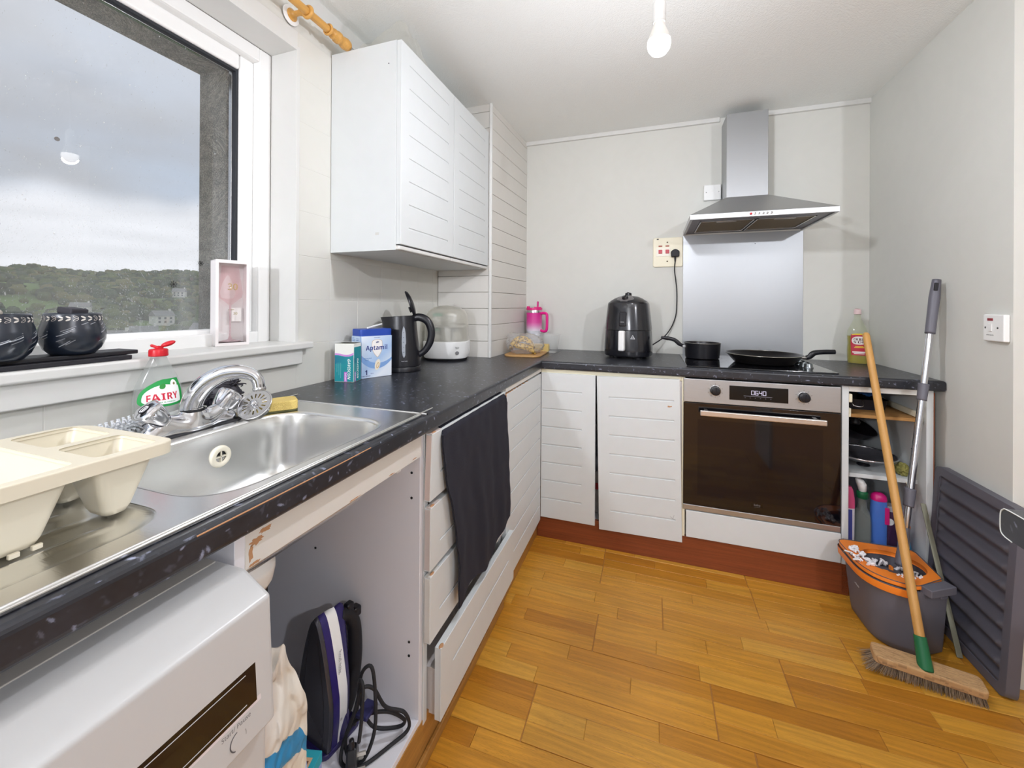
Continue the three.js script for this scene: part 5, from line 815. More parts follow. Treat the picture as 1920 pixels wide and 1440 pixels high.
// ------------------------------------------------------------------ switches, sockets, cable
{
  const t = thing('cooker_switch', 'large ivory cooker switch and socket plate with two red switches', 'socket', [1.139, 1.4145, 0.0004]);
  part(t, 'plate', plate(rrect(0, 0, 0.165, 0.174, 0.012), 0.009, 0.003), M.ivory);
  part(t, 'switch_panel', bx(0.018, 0.064, 0.008, 0.098, 0.116, 0.0105, 0.001), S(0xf3efe0, 0.4));
  for (const x of [0.031, 0.070]) { part(t, 'switch', bx(x, 0.079, 0.0095, x + 0.021, 0.102, 0.0145, 0.002), S(0xc0182c, 0.35)); part(t, 'indicator', bx(x, 0.120, 0.008, x + 0.021, 0.128, 0.0105, 0.001), S(0xa1452a, 0.4)); }
  for (const [x, y] of [[0.080, 0.146], [0.080, 0.033]]) part(t, 'screw', new THREE.SphereGeometry(0.0042, 12, 8).scale(1, 1, 0.4).translate(x, y, 0.009), S(0x5a4a2c, 0.4, { metalness: 0.5 }));
  part(t, 'nick', bx(0.021, 0.163, 0.0075, 0.032, 0.169, 0.0096), S(0x3a3630, 0.9));
  const c = thing('appliance_cable', 'black air fryer plug and flex hanging from the ivory cooker socket', 'cable', [1.262, 1.493, 0.010]);
  part(c, 'plug', plate(roundPoly([[-0.022, -0.022, 0.008], [0.022, -0.022, 0.008], [0.024, 0.01, 0.012], [0.0, 0.028, 0.02], [-0.024, 0.01, 0.012]], 6), 0.026, 0.005), M.blackMatt);
  part(c, 'flex', capTube([[0.0, -0.018, 0.014], [0.0, -0.045, 0.016], [-0.003, -0.10, 0.012], [0.004, -0.16, 0.010], [0.010, -0.22, 0.010], [0.010, -0.30, 0.012], [0.004, -0.37, 0.014], [-0.022, -0.44, 0.02], [-0.065, -0.495, 0.06], [-0.125, -0.535, 0.12], [-0.152, -0.555, 0.165]], 0.0032, 80, 8), M.rubber);
  part(c, 'strain_relief', taperTube([[0, -0.02, 0.013], [0, -0.05, 0.015]], [0.006, 0.004], 6, 10), M.rubber);
}
{
  const t = thing('wall_switch', 'small white blank switch plate beside the hood chimney', 'switch', [1.414, 1.790, 0.0004]);
  part(t, 'plate', bx(0, 0, 0, 0.0885, 0.0875, 0.024, 0.004, 3), M.white); for (const x of [0.012, 0.076]) part(t, 'screw', new THREE.SphereGeometry(0.0035, 10, 8).scale(1, 1, 0.4).translate(x, 0.045, 0.024), M.nickel);
  part(t, 'rocker', bx(0.040, 0.050, 0.0235, 0.052, 0.068, 0.026, 0.001), M.white);
  const u = thing('heater_switch', 'white wall switch with a red indicator lamp on the right wall', 'switch', [W - 0.0004, 1.072, 0.880], -Math.PI / 2);
  u.rotation.y = -Math.PI / 2; u.position.z = 0.797;
  part(u, 'plate', bx(0, 0, 0, 0.0865, 0.0875, 0.016, 0.004, 3), M.white); part(u, 'indicator', bx(0.020, 0.0665, 0.015, 0.043, 0.0755, 0.0172, 0.001), S(0x8e1324, 0.3)); part(u, 'rocker', bx(0.026, 0.032, 0.0155, 0.041, 0.058, 0.019, 0.002), M.white);
  for (const x of [0.011, 0.062]) part(u, 'screw', new THREE.SphereGeometry(0.0034, 10, 8).scale(1, 1, 0.4).translate(x, 0.044, 0.016), S(0x4c4a48, 0.5));
  part(u, 'print', new THREE.PlaneGeometry(0.036, 0.006).translate(0.031, 0.020, 0.0164), clearPrint(192, 32, (g) => write(g, 'WATER HEATER', 96, 16, 22, '#6a6a6c')));
}
// ------------------------------------------------------------------ towel over the drawers
{
  const t = thing('tea_towel', 'long dark navy towel draped over the top drawer front', 'towel', [0.6, 0, 0]);
  const N = 90, K = 100, pos = [], uv = [], idx = [];
  for (const side of [0, 1]) for (let i = 0; i <= N; i++) for (let j = 0; j <= K; j++) {
    const u = i / N, v = j / K; // u: from window end (z large) to corner end, v: top to bottom
    const zt = lerp(1.650, 1.142, u), zb = lerp(1.575, 1.130, u), k = sm(v, 0, 0.75), z = lerp(zt, zb, k) + 0.004 * n2(v * 5, u * 3);
    const bottom = 0.345 + 0.022 * Math.sin(u * 9 + 0.4) * sm(u, 0.05, 0.4) + (u > 0.86 ? 0.03 * sm(u, 0.86, 1) : 0) - 0.012 * (1 - sm(u, 0, 0.12));
    const top = 0.8572 - 0.045 * sm(u, 0.93, 1) ** 2 - 0.02 * (1 - sm(u, 0, 0.05)), y = lerp(top, bottom, v);
    let x = 0.016 + 0.0035 * Math.sin(u * 15 + v * 1.5) * sm(v, 0.05, 0.5) + 0.002 * Math.sin(u * 33 + 2 - v * 2) * sm(v, 0.1, 0.6) + 0.010 * sm(v, 0.1, 0.9) + 0.0015 * n2(u * 6, v * 4);
    if (y > 0.838) x -= 0.026 * sm(y, 0.838, 0.861);
    pos.push(x - (side ? 0.0055 : 0), y - (side ? 0.0005 : 0), z); uv.push(u * 0.5, v * 0.5);
  }
  const q = (N + 1) * (K + 1);
  for (let i = 0; i < N; i++) for (let j = 0; j < K; j++) { const a = i * (K + 1) + j, b = a + K + 1; idx.push(a, a + 1, b, b, a + 1, b + 1, q + a, q + b, q + a + 1, q + b, q + b + 1, q + a + 1); }
  const edge = (a, b) => idx.push(a, b, q + a, q + a, b, q + b);
  for (let i = 0; i < N; i++) { edge(i * (K + 1), (i + 1) * (K + 1)); edge(i * (K + 1) + K, (i + 1) * (K + 1) + K); }
  for (let j = 0; j < K; j++) { edge(j, j + 1); edge(N * (K + 1) + j, N * (K + 1) + j + 1); }
  const g = new THREE.BufferGeometry(); g.setAttribute('position', new THREE.Float32BufferAttribute(pos, 3)); g.setAttribute('uv', new THREE.Float32BufferAttribute(uv, 2)); g.setIndex(idx); g.computeVertexNormals();
  part(t, 'cloth', g, P(0x20202c, 0.95, { sheen: 0.5, sheenRoughness: 0.6, sheenColor: new THREE.Color(0x3a3a48), bumpMap: terry, bumpScale: 0.0012 }));
}
// ------------------------------------------------------------------ washing machine
{
  const t = thing('washing_machine', 'white front-loading washing machine under the sink drainer', 'washing machine', [0.05, 0, 2.2]);
  const prof = roundPoly([[0.0, 0.012, 0.004], [0.602, 0.012, 0.006], [0.602, 0.636, 0.002], [0.617, 0.640, 0.004], [0.608, 0.799, 0.008], [0.562, 0.823, 0.02], [0.0, 0.824, 0.004]], 8);
  part(t, 'cabinet', plate(prof, 0.595, 0.006, [], 3), M.appliance);
  part(t, 'top_panel', bx(0.03, 0.822, 0.022, 0.475, 0.8262, 0.573, 0.0015), M.applianceTop);
  part(t, 'front_top_strip', bx(0.478, 0.8215, 0.006, 0.513, 0.8245, 0.589, 0.001), M.applianceTop);
  const tilt = Math.atan2(0.011, 0.141);
  const place = (o, y, z, off) => { const k = (y - 0.640) / 0.141; o.position.set(0.617 - 0.011 * k + off, y, z); o.rotation.set(0, Math.PI / 2, 0); o.rotation.order = 'YXZ'; o.rotation.x = -tilt; };
  const dz0 = 0.026, dz1 = 0.335, dw = dz1 - dz0;
  const dp = part(t, 'display', bx(-dw / 2, -0.0235, -0.001, dw / 2, 0.0235, 0.0016, 0.0008), M.blackGloss); place(dp, 0.7075, (dz0 + dz1) / 2, 0.0004);
  const fr = part(t, 'display_frame', plate(rect(-dw / 2 - 0.006, -0.0275, dw / 2 + 0.006, 0.0275), 0.0012, 0.0004, [rect(-dw / 2, -0.0235, dw / 2, 0.0235)]), S(0xded6d8, 0.4)); place(fr, 0.7075, (dz0 + dz1) / 2, -0.0002);
  const ln = part(t, 'display_print', new THREE.PlaneGeometry(dw, 0.047), clearPrint(1024, 156, (g, w, h) => { g.strokeStyle = '#d8d8dc'; g.lineWidth = 4; for (const [a, b] of [[0.955, 0.60], [0.55, 0.22]]) for (const y of [20, h - 20]) { g.beginPath(); g.moveTo(a * w, y); g.lineTo(b * w, y); g.stroke(); } })); place(ln, 0.7075, (dz0 + dz1) / 2, 0.0024);
  const bt = part(t, 'button_print', new THREE.PlaneGeometry(dw + 0.01, 0.036), clearPrint(1280, 140, (g, w, h) => {
    g.strokeStyle = '#55555a'; g.lineWidth = 5; const lab = ['Start/ Pause', 'Rapid Wash', 'Delay', 'Options'];
    lab.forEach((s, i) => { const x = w * (0.90 - i * 0.215); write(g, s, x, 20, 27, '#6d6d72', { style: 'normal' }); g.beginPath(); g.arc(x + 6, 84, 40, 2.0, 4.6); g.stroke(); g.beginPath(); g.arc(x + 6, 84, 40, -0.5, 0.2); g.globalAlpha = 0.3; g.stroke(); g.globalAlpha = 1; });
  })); place(bt, 0.6625, (dz0 + dz1) / 2, 0.0009);
  part(t, 'crease', bx(0.600, 0.6345, 0.004, 0.6035, 0.638, 0.591), S(0xc9c6c8, 0.5));
  const dr = part(t, 'door', new THREE.TorusGeometry(0.165, 0.022, 20, 64).rotateY(Math.PI / 2), M.appliance, [0.606, 0.36, 0.2975]); part(dr, 'door_glass', lathe([[0, 0.05], [0.06, 0.045], [0.11, 0.028], [0.15, 0.0]], 48).rotateZ(-Math.PI / 2), P(0x2a2c30, 0.06, { clearcoat: 1 }));
  for (const [x, z] of [[0.06, 0.05], [0.06, 0.545], [0.55, 0.05], [0.55, 0.545]]) part(t, 'foot', cyl(0.02, 0.018, 0.014, 16), M.rubber, [x, 0, z]);
}
// ------------------------------------------------------------------ iron, flex, packs under the sink
{
  const t = thing('steam_iron', 'purple, white and black steam iron standing upright on its heel', 'iron', [0.382, 0.1305, 1.846], -0.16);
  // local: y up towards the toe, +z the sole, x across
  const out = (k, dx = 0) => { const L = [], n = 28; for (let i = 0; i <= n; i++) { const s = i / n, y = 0.008 + s * 0.300, w = 0.058 * Math.min(1, Math.pow(1 - s, 0.62) * 1.35) * (0.86 + 0.14 * sm(s, 0, 0.25)); L.push([w * k, y]); } const R = L.map(([x, y]) => [x, y]), Lf = L.slice(0, -1).reverse().map(([x, y]) => [-x, y]); return [...R, ...Lf]; };
  const lay = (z, k, yo = 0, yk = 1) => out(k).map(([x, y]) => [x, 0.16 + (y - 0.16) * yk + yo, z]);
  part(t, 'soleplate', skin([lay(0.000, 0.97, 0, 0.985), lay(-0.004, 1, 0, 1), lay(-0.010, 0.99, 0, 0.995)].reverse(), { capB: true }), S(0x4a4a52, 0.25, { metalness: 0.4 }));
  const gr = []; for (const q of [1, -1]) { const L = out(0.62).filter(([x, y]) => x * q > 0.004 && y < 0.27).map(([x, y]) => [x, y, 0.0003]); if (L.length > 3) gr.push(tube(L, 0.0008, 40, 5)); } part(t, 'sole_groove', merge(gr), M.black);
  part(t, 'skirt', skin([lay(-0.010, 1.0, 0, 1), lay(-0.028, 0.98, 0, 0.99)].reverse(), {}), S(0x2c2366, 0.3));
  part(t, 'white_stripe', skin([lay(-0.028, 0.985, 0, 0.992), lay(-0.040, 0.95, 0, 0.98), lay(-0.056, 0.86, 0.0, 0.95)].reverse(), {}), M.white, null, null, 'white side band with printed maker name');
  part(t, 'water_tank', skin([lay(-0.056, 0.865, 0, 0.95), lay(-0.072, 0.66, 0.004, 0.93), lay(-0.082, 0.40, 0.006, 0.86)].reverse(), { capA: true }), S(0x2b2360, 0.25));
  part(t, 'handle', taperTube([[0, 0.270, -0.070], [0, 0.255, -0.098], [0, 0.215, -0.118], [0, 0.15, -0.122], [0, 0.085, -0.115], [0, 0.035, -0.095], [0, 0.012, -0.070]], [0.015, 0.0165, 0.017, 0.018, 0.018, 0.02, 0.022], 48, 18), M.blackMatt);
  part(t, 'steam_button', merge([bx(-0.010, 0.262, -0.112, 0.010, 0.284, -0.09, 0.006, 3), bx(-0.012, 0.236, -0.134, 0.012, 0.262, -0.112, 0.006, 3)]), M.black);
  part(t, 'heel', merge([slab(rrect(-0.052, -0.010, 0.052, 0.10, 0.02).map(([x, z]) => [x, -z]), 0, 0.014, 0.004)]), S(0x2a2158, 0.35));
  part(t, 'heel_wing', skin([ring(0.05, 0.032, 0.012, 2.4, 40, 0, -0.045), ring(0.052, 0.034, 0.05, 2.4, 40, 0, -0.045), ring(0.046, 0.018, 0.10, 2.2, 40, 0, -0.035)], { capA: true, capB: true }), S(0x2c2366, 0.3));
  const sp = (s, y, w, px) => { const o = part(t, 'print', new THREE.PlaneGeometry(w, 0.014), clearPrint(512, 64, (g) => write(g, s, 256, 32, px, '#3c3a48', { style: 'normal' }))); o.position.set(0.0545, y, -0.0345); o.rotation.set(0, Math.PI / 2 + 0.20, -Math.PI / 2 , 'YXZ'); return o; };
  sp('Russell Hobbs', 0.205, 0.075, 60).position.set(0.0478, 0.20, -0.036); sp('Steam Glide 2600W', 0.09, 0.075, 44).position.set(0.0556, 0.095, -0.034);
  const c = thing('iron_flex', 'black iron flex looped in a coil with its three-pin plug', 'cable', [0.482, 0.1305, 1.800]);
  const P0 = [[-0.035, 0.02, -0.02], [-0.01, 0.10, 0.0], [0.0, 0.17, 0.0], [0.02, 0.185, -0.01], [0.035, 0.13, -0.005], [0.045, 0.06, 0.01], [0.03, 0.008, 0.03], [-0.005, 0.006, 0.035], [-0.02, 0.04, 0.03], [0.0, 0.10, 0.025], [0.012, 0.15, 0.015], [0.03, 0.14, -0.005], [0.05, 0.085, -0.025], [0.085, 0.06, -0.05], [0.095, 0.02, -0.055], [0.07, 0.006, -0.02], [0.03, 0.006, 0.045], [-0.015, 0.008, 0.05], [-0.02, 0.05, 0.02], [0.01, 0.075, 0.0], [0.055, 0.07, -0.03], [0.08, 0.03, -0.06], [0.06, 0.006, -0.06], [0.01, 0.02, -0.03], [-0.01, 0.09, -0.01], [0.004, 0.165, 0.012], [0.02, 0.16, 0.02], [0.028, 0.10, 0.035], [0.03, 0.065, 0.045]];
  part(c, 'flex', capTube(P0, 0.0042, 300, 9), M.rubber);
  part(c, 'strap', bx(-0.002, 0.082, -0.024, 0.03, 0.092, 0.02, 0.003), S(0x27275a, 0.6));
  const pl = part(c, 'plug', merge([plate(roundPoly([[-0.022, -0.024, 0.007], [0.022, -0.024, 0.007], [0.024, 0.012, 0.010], [0.008, 0.032, 0.008], [-0.008, 0.032, 0.008], [-0.024, 0.012, 0.010]], 5), 0.022, 0.004), taperTube([[0, 0.028, 0.011], [0, 0.048, 0.010]], [0.008, 0.005], 8, 12)]), M.black, [0.027, 0.026, 0.045]); pl.rotation.set(0.12, 1.05, 0.05);
  part(pl, 'pin', merge([bx(-0.002, 0.005, -0.018, 0.002, 0.013, 0.001, 0.0004, 1), bx(-0.0145, -0.016, -0.016, -0.0085, -0.012, 0.001, 0.0004, 1), bx(0.0085, -0.016, -0.016, 0.0145, -0.012, 0.001, 0.0004, 1)]), S(0xe6e2d8, 0.25, { metalness: 0.6 }), null, null, 'brass plug pins'); pl.rotation.y = -1.0;
}
{
  const t = thing('wipes_pack', 'cream and blue packet in crinkled plastic between washing machine and iron', 'packet', [0.40, 0.1305, 2.075], 0.22);
  const g = new THREE.BoxGeometry(0.24, 0.40, 0.13, 34, 60, 20), p = g.attributes.position; for (let i = 0; i < p.count; i++) { let x = p.getX(i), y = p.getY(i) + 0.2, z = p.getZ(i); const k = 1 - 0.35 * sm(y, 0.27, 0.41); const w = 0.008 * n3(x * 18, y * 14, z * 18) + 0.004 * n3(x * 45, y * 38, z * 45); x *= (1 - 0.25 * sm(y, 0.28, 0.4)); z *= k; p.setXYZ(i, x + w, Math.max(0.0005, y + (y > 0.38 ? 0.02 * n3(x * 30, 1, z * 30) : 0)), z + w * 1.2); } g.computeVertexNormals();
  part(t, 'wrapper', g, print(512, 720, (q, w, h) => { q.fillStyle = '#e3dbd0'; q.fillRect(0, 0, w, h); const gr = q.createLinearGradient(0, 0, w, h); gr.addColorStop(0, '#b9a9a2'); gr.addColorStop(0.3, '#e6ded2'); gr.addColorStop(1, '#e9dfc9'); q.fillStyle = gr; q.fillRect(0, 0, w, h); q.fillStyle = '#2f8cc0'; q.beginPath(); q.moveTo(0, 170); q.bezierCurveTo(150, 260, 320, 180, 512, 330); q.lineTo(512, 390); q.bezierCurveTo(320, 260, 150, 330, 0, 260); q.fill(); q.fillStyle = '#a9c4e8'; q.beginPath(); q.moveTo(0, 560); q.lineTo(512, 420); q.lineTo(512, 520); q.lineTo(0, 690); q.fill(); q.fillStyle = '#6b6486'; for (let i = 0; i < 13; i++) q.fillRect(60 + (i % 3) * 12, 300 + i * 15, 130 - (i % 4) * 20, 4); q.fillStyle = '#3b4a9a'; q.fillRect(300, 600, 150, 12); q.strokeStyle = '#4b3a86'; q.lineWidth = 10; q.beginPath(); q.arc(420, 690, 34, 3.4, 6.2); q.stroke(); }, 0.35));
  const b = thing('teal_carton', 'small teal and lilac carton at the foot of the iron', 'box', [0.462, 0.1305, 1.962], 0.25); b.scale.y = 0.86;
  part(b, 'carton', bx(-0.03, 0, -0.03, 0.03, 0.135, 0.03, 0.001, 1), S(0x9aa6dc, 0.5)); part(b, 'top_print', bx(-0.0305, 0.11, -0.0305, 0.0305, 0.1356, 0.0305, 0.001, 1), S(0x2fa7b8, 0.5)); part(b, 'picture', new THREE.PlaneGeometry(0.038, 0.03).rotateX(-Math.PI / 2).translate(0, 0.1362, 0.0), print(64, 64, (g) => { g.fillStyle = '#d8b08a'; g.fillRect(0, 0, 64, 64); g.fillStyle = '#6a3f2c'; g.fillRect(8, 6, 20, 34); g.fillRect(36, 14, 20, 40); }));
}
// ------------------------------------------------------------------ cleaning corner on the right
{
  const t = thing('mop_bucket', 'grey corner mop bucket with an orange wringer rim', 'bucket', [0, 0, 0]);
  const top = [[1.842, 0.628, 0.03], [2.088, 0.628, 0.03], [2.088, 0.825, 0.02], [1.975, 0.892, 0.05], [1.852, 0.862, 0.12]], cx = 1.985, cz = 0.73;
  const O = (k, y, kz = k) => roundPoly(top, 9).reverse().map(([x, z]) => [cx + (x - cx) * k + (1 - k) * 0.06, y, cz + (z - cz) * kz - (1 - k) * 0.05]);
  part(t, 'bucket', skin([O(0.80, 0.0015), O(0.83, 0.004), O(0.85, 0.03), O(0.95, 0.225), O(0.955, 0.235)], { capA: true }), M.grey);
  part(t, 'inner_wall', skin([O(0.93, 0.235), O(0.84, 0.06)], { capB: true }), M.greyDark);
  part(t, 'wringer_lip', merge([bx(1.99, 0.226, 0.838, 2.098, 0.252, 0.872, 0.003), bx(2.06, 0.200, 0.825, 2.092, 0.226, 0.853, 0.003)].map((g) => g.translate(-2.04, 0, -0.85).rotateY(0.53).translate(2.035, 0, 0.848))), M.grey);
  const hole = []; for (let i = 0; i < 40; i++) { const a = i / 40 * 6.283; hole.push([1.965 + 0.098 * Math.cos(a) + 0.0 * Math.sin(a), 0.742 + 0.082 * Math.sin(a)]); }
  const P2 = (k, dz = 0) => roundPoly([[1.838, 0.622, 0.035], [2.084, 0.622, 0.03], [2.078, 0.800, 0.02], [1.972, 0.880, 0.06], [1.846, 0.858, 0.125]], 9).map(([x, z]) => [cx + (x - cx) * k, cz + (z - cz) * k]);
  part(t, 'orange_ring', slab(P2(1.0), 0.236, 0.252, 0.004, [hole]), M.orange, null, null, 'orange plastic wringer ring');
  part(t, 'orange_band', skin([P2(1.005).reverse().map(([x, z]) => [x, 0.206, z]), P2(1.02).reverse().map(([x, z]) => [x, 0.209, z]), P2(1.03).reverse().map(([x, z]) => [x, 0.230, z]), P2(1.02).reverse().map(([x, z]) => [x, 0.234, z])], {}), M.orange);
  part(t, 'ring_groove', merge([tube(P2(1.0).map(([x, z]) => [x, 0.2525, z]), 0.0014, 160, 5, true), tube(P2(1.021).map(([x, z]) => [x, 0.234, z]), 0.0016, 160, 5, true)]), M.greyDark);
  part(t, 'basket', skin([hole.slice().reverse().map(([x, z]) => [x, 0.240, z]), hole.slice().reverse().map(([x, z]) => [1.965 + (x - 1.965) * 0.9, 0.19, 0.742 + (z - 0.742) * 0.9]), hole.slice().reverse().map(([x, z]) => [1.965 + (x - 1.965) * 0.88, 0.185, 0.742 + (z - 0.742) * 0.88])], { capB: true }), M.greyDark);
  part(t, 'arch_line', tube([[1.944, 0.04, 0.832], [1.951, 0.11, 0.852], [1.966, 0.155, 0.866], [1.99, 0.172, 0.858], [2.01, 0.172, 0.850]], 0.0018, 30, 6), M.greyDark);
  part(t, 'logo', new THREE.PlaneGeometry(0.05, 0.012), clearPrint(200, 48, (g) => write(g, 'vileda', 100, 24, 34, '#d9d9dc', { style: 'italic' }))).position.set(1.845, 0.155, 0.80); { const o = t.children[t.children.length - 1]; o.rotation.set(0, -1.35, -0.25, 'YXZ'); o.position.set(1.8475, 0.165, 0.775); }
}
{
  const A = V(2.166, 1.288, 0.592), B = V(1.985, 0.232, 0.752), dir = B.clone().sub(A).normalize(), at = (k) => A.clone().lerp(B, k);
  const t = thing('mop', 'steel-handled spin mop with grey grip leaning from the bucket to the wall', 'mop', [0, 0, 0]);
  const seg = (a, b, r0, r1) => taperTube([at(a), at((a + b) / 2), at(b)], [r0, (r0 + r1) / 2, r1], 12, 22);
  part(t, 'grip', merge([taperTube([at(0), at(0.02), at(0.09), at(0.195)], [0.0130, 0.0165, 0.0155, 0.0150], 30, 22)]), M.grey);
  part(t, 'hanging_hole', bx(-0.006, -0.016, -0.0035, 0.006, 0.016, 0.0035, 0.003).applyQuaternion(new THREE.Quaternion().setFromUnitVectors(V(0, -1, 0), dir)).translate(...at(0.026).add(V(-0.006, 0, 0.0135)).toArray()), M.rubber);
  part(t, 'upper_pole', seg(0.195, 0.86, 0.0105, 0.0105), S(0xd6d6da, 0.2, { metalness: 1 })); part(t, 'collar', seg(0.372, 0.43, 0.0158, 0.0142), M.grey); part(t, 'collar', seg(0.73, 0.79, 0.0165, 0.0150), M.grey);
  part(t, 'joint', seg(0.86, 0.985, 0.0125, 0.0185), M.grey); 
  const head = part(t, 'mop_plate', merge([lathe([[0, 0.016], [0.02, 0.014], [0.045, 0.006], [0.062, 0.003], [0.062, 0], [0, 0]], 40)]), S(0x4f4f57, 0.4), [1.968, 0.2, 0.746]);
  for (const a of [0.6, 2.8, 4.9]) part(head, 'orange_clip', bx(-0.008, 0.008, -0.004, 0.008, 0.026, 0.004, 0.003).rotateY(a).translate(0.028 * Math.cos(a), 0, 0.028 * Math.sin(a)), M.orange);
  const L = []; for (let i = 0; i < 64; i++) { const a = i / 64 * 6.283 + rr(-0.1, 0.1), r0 = rr(0.06, 0.078), x = 1.965 + r0 * 1.14 * Math.cos(a), z = 0.742 + r0 * 0.98 * Math.sin(a), y = 0.196 + rr(0, 0.012); L.push(capTube([[x, y, z], [x + rr(-0.012, 0.012), y + rr(0.008, 0.02), z + rr(-0.012, 0.012)], [x + rr(-0.02, 0.02), y + rr(-0.004, 0.006), z + rr(-0.015, 0.015)]], 0.0034, 6, 6)); }
  for (let i = 0; i < 26; i++) { const a = 3.0 + rr(-0.55, 0.75), r0 = rr(0.085, 0.122), x = 1.965 + r0 * Math.cos(a), z = 0.742 + r0 * 0.85 * Math.sin(a), y = 0.256; L.push(capTube([[x, y, z], [x + rr(-0.012, 0.012), y + 0.007, z + rr(-0.012, 0.012)], [x + rr(-0.02, 0.02), y, z + rr(-0.015, 0.015)]], 0.0032, 6, 6)); }
  for (let i = 0; i < 18; i++) { const a = 1.35 + rr(-0.45, 0.55), r0 = rr(0.07, 0.088), x = 1.965 + r0 * 1.1 * Math.cos(a), z = 0.742 + r0 * Math.sin(a), y = 0.250; L.push(capTube([[x, y - 0.03, z], [x, y + 0.003, z + 0.002], [x + rr(-0.012, 0.012), y - 0.01, z + 0.012]], 0.0034, 6, 6)); }
  const o = part(t, 'mop_strands', merge(L), S(0xf1eef0, 0.9)); o.userData.kind = 'stuff';
}
{
  const A = V(1.945, 0.052, 0.978), T = V(1.962, 0.897, 0.617), d = T.clone().sub(A), at = (k) => A.clone().addScaledVector(d, k);
  const t = thing('broom', 'wooden broom with worn flat head leaning against the worktop edge', 'broom', [0, 0, 0]);
  const blk = new THREE.Group();
  const ang = -0.135;
  part(t, 'head', slab(roundPoly([[-0.132, -0.03, 0.016], [0.132, -0.03, 0.016], [0.132, 0.03, 0.016], [-0.132, 0.03, 0.016]], 7), 0, 0.026, 0.005), S(0xf0e0cc, 0.85, { map: canvasTex(512, 128, (g, w, h) => { g.fillStyle = '#d0b28a'; g.fillRect(0, 0, w, h); for (let i = 0; i < 900; i++) { g.globalAlpha = rr(0.05, 0.3); g.fillStyle = rnd() < 0.6 ? '#5f4a3c' : '#e6cfaa'; g.fillRect(rnd() * w, rnd() * h, rr(6, 60), rr(1, 3)); } }) }), [1.950, 0.034, 0.966], [0.14, ang, -0.035]);
  { const g = t.children[0].geometry, uv = g.attributes.uv, p = g.attributes.position; for (let i = 0; i < uv.count; i++) uv.setXY(i, p.getX(i) / 0.27 + 0.5, p.getZ(i) / 0.07 + 0.5 + p.getY(i) * 3); }
  const bl = new THREE.CylinderGeometry(0.0006, 0.0004, 1, 4, 3).translate(0, -0.5, 0), N = 2600, im = new THREE.InstancedMesh(bl, S(0xffffff, 0.9), N), m = new THREE.Matrix4(), e = new THREE.Euler(), qq = new THREE.Quaternion(), c = new THREE.Color();
  for (let i = 0; i < N; i++) { const x = rr(-0.126, 0.126), z = rr(-0.025, 0.025), end = sm(-x, 0.08, 0.13); e.set(-z * 14 + rr(-0.15, 0.15), 0, -(x * 2.0 + end * 0.55) * -1 * -1 + rr(-0.1, 0.1)); e.z = x * 2.2 - end * 0.5 + rr(-0.1, 0.1); qq.setFromEuler(e); const len = 0.030 / Math.max(0.5, Math.cos(e.z) * Math.cos(e.x)); m.compose(V(x, 0.002, z), qq, V(1, len, 1)); im.setMatrixAt(i, m); im.setColorAt(i, c.set([0x8e7a64, 0xa8927a, 0x6e5d4e, 0xb59c7c][Math.floor(rnd() * 4)])); }
  im.name = 'bristles'; im.userData.kind = 'stuff'; t.children[0].add(im);
  part(t, 'handle', merge([taperTube([at(0.06), at(0.5), at(1.0), at(1.20)], [0.0128, 0.0132, 0.0130, 0.0122], 40, 20), new THREE.SphereGeometry(0.0122, 16, 10).translate(...at(1.20).toArray())]), woodOf(0xd8a560, 3, 6, 0.45));
  part(t, 'green_socket', taperTube([at(-0.002), at(0.02), at(0.095)], [0.019, 0.0175, 0.0155], 20, 24), M.green, null, null, 'green painted handle socket');
}
{ // corrugated grey tray
  const t = thing('ribbed_tray', 'large dark grey ribbed plastic tray leaning upright against the right wall', 'tray', [2.151, 0.0015, 0.579]);
  t.rotation.set(0, 0, -0.055);
  const Hh = 0.575, D = 0.384, N = 260, K = 60, pos = [], uv = [], idx = [];
  for (let i = 0; i <= N; i++) for (let j = 0; j <= K; j++) { const y = lerp(0.028, Hh - 0.028, i / N), z = lerp(0.026, D - 0.026, j / K), e = Math.min(sm(y, 0.028, 0.05), sm(Hh - y, 0.028, 0.05), sm(z, 0.026, 0.045), sm(D - z, 0.026, 0.045)); const rib = Math.cos((y / 0.0585) * 2 * Math.PI); pos.push(-0.006 - e * 0.0 + 0.011 * rib * e, y, z); uv.push(z, y); }
  for (let i = 0; i < N; i++) for (let j = 0; j < K; j++) { const a = i * (K + 1) + j, b = a + K + 1; idx.push(a, a + 1, b, b, a + 1, b + 1); }
  const g = new THREE.BufferGeometry(); g.setAttribute('position', new THREE.Float32BufferAttribute(pos, 3)); g.setAttribute('uv', new THREE.Float32BufferAttribute(uv, 2)); g.setIndex(idx); g.computeVertexNormals();
  const gm = S(0x57555c, 0.42), worn = S(0x63616a, 0.5);
  part(t, 'ribbed_floor', g, S(0x57555d, 0.42));
  const o = rrect(0, 0, D, Hh, 0.03, 8), inn = rrect(0.026, 0.028, D - 0.026, Hh - 0.028, 0.018, 8);
  part(t, 'rim', plate(o.map(([z, y]) => [-z, y]), 0.005, 0.0015, [inn.map(([z, y]) => [-z, y])]).rotateY(Math.PI / 2).translate(-0.012, 0, 0), worn);
  const edge = (x, k) => o.map(([z, y]) => [x, Hh / 2 + (y - Hh / 2) * (1 + k / Hh), D / 2 + (z - D / 2) * (1 + k / D)]);
  part(t, 'side_wall', skin([edge(-0.012, 0), edge(0.0, 0.001), edge(0.018, 0.002), edge(0.018, -0.004), edge(-0.008, -0.006)], {}), worn);
}
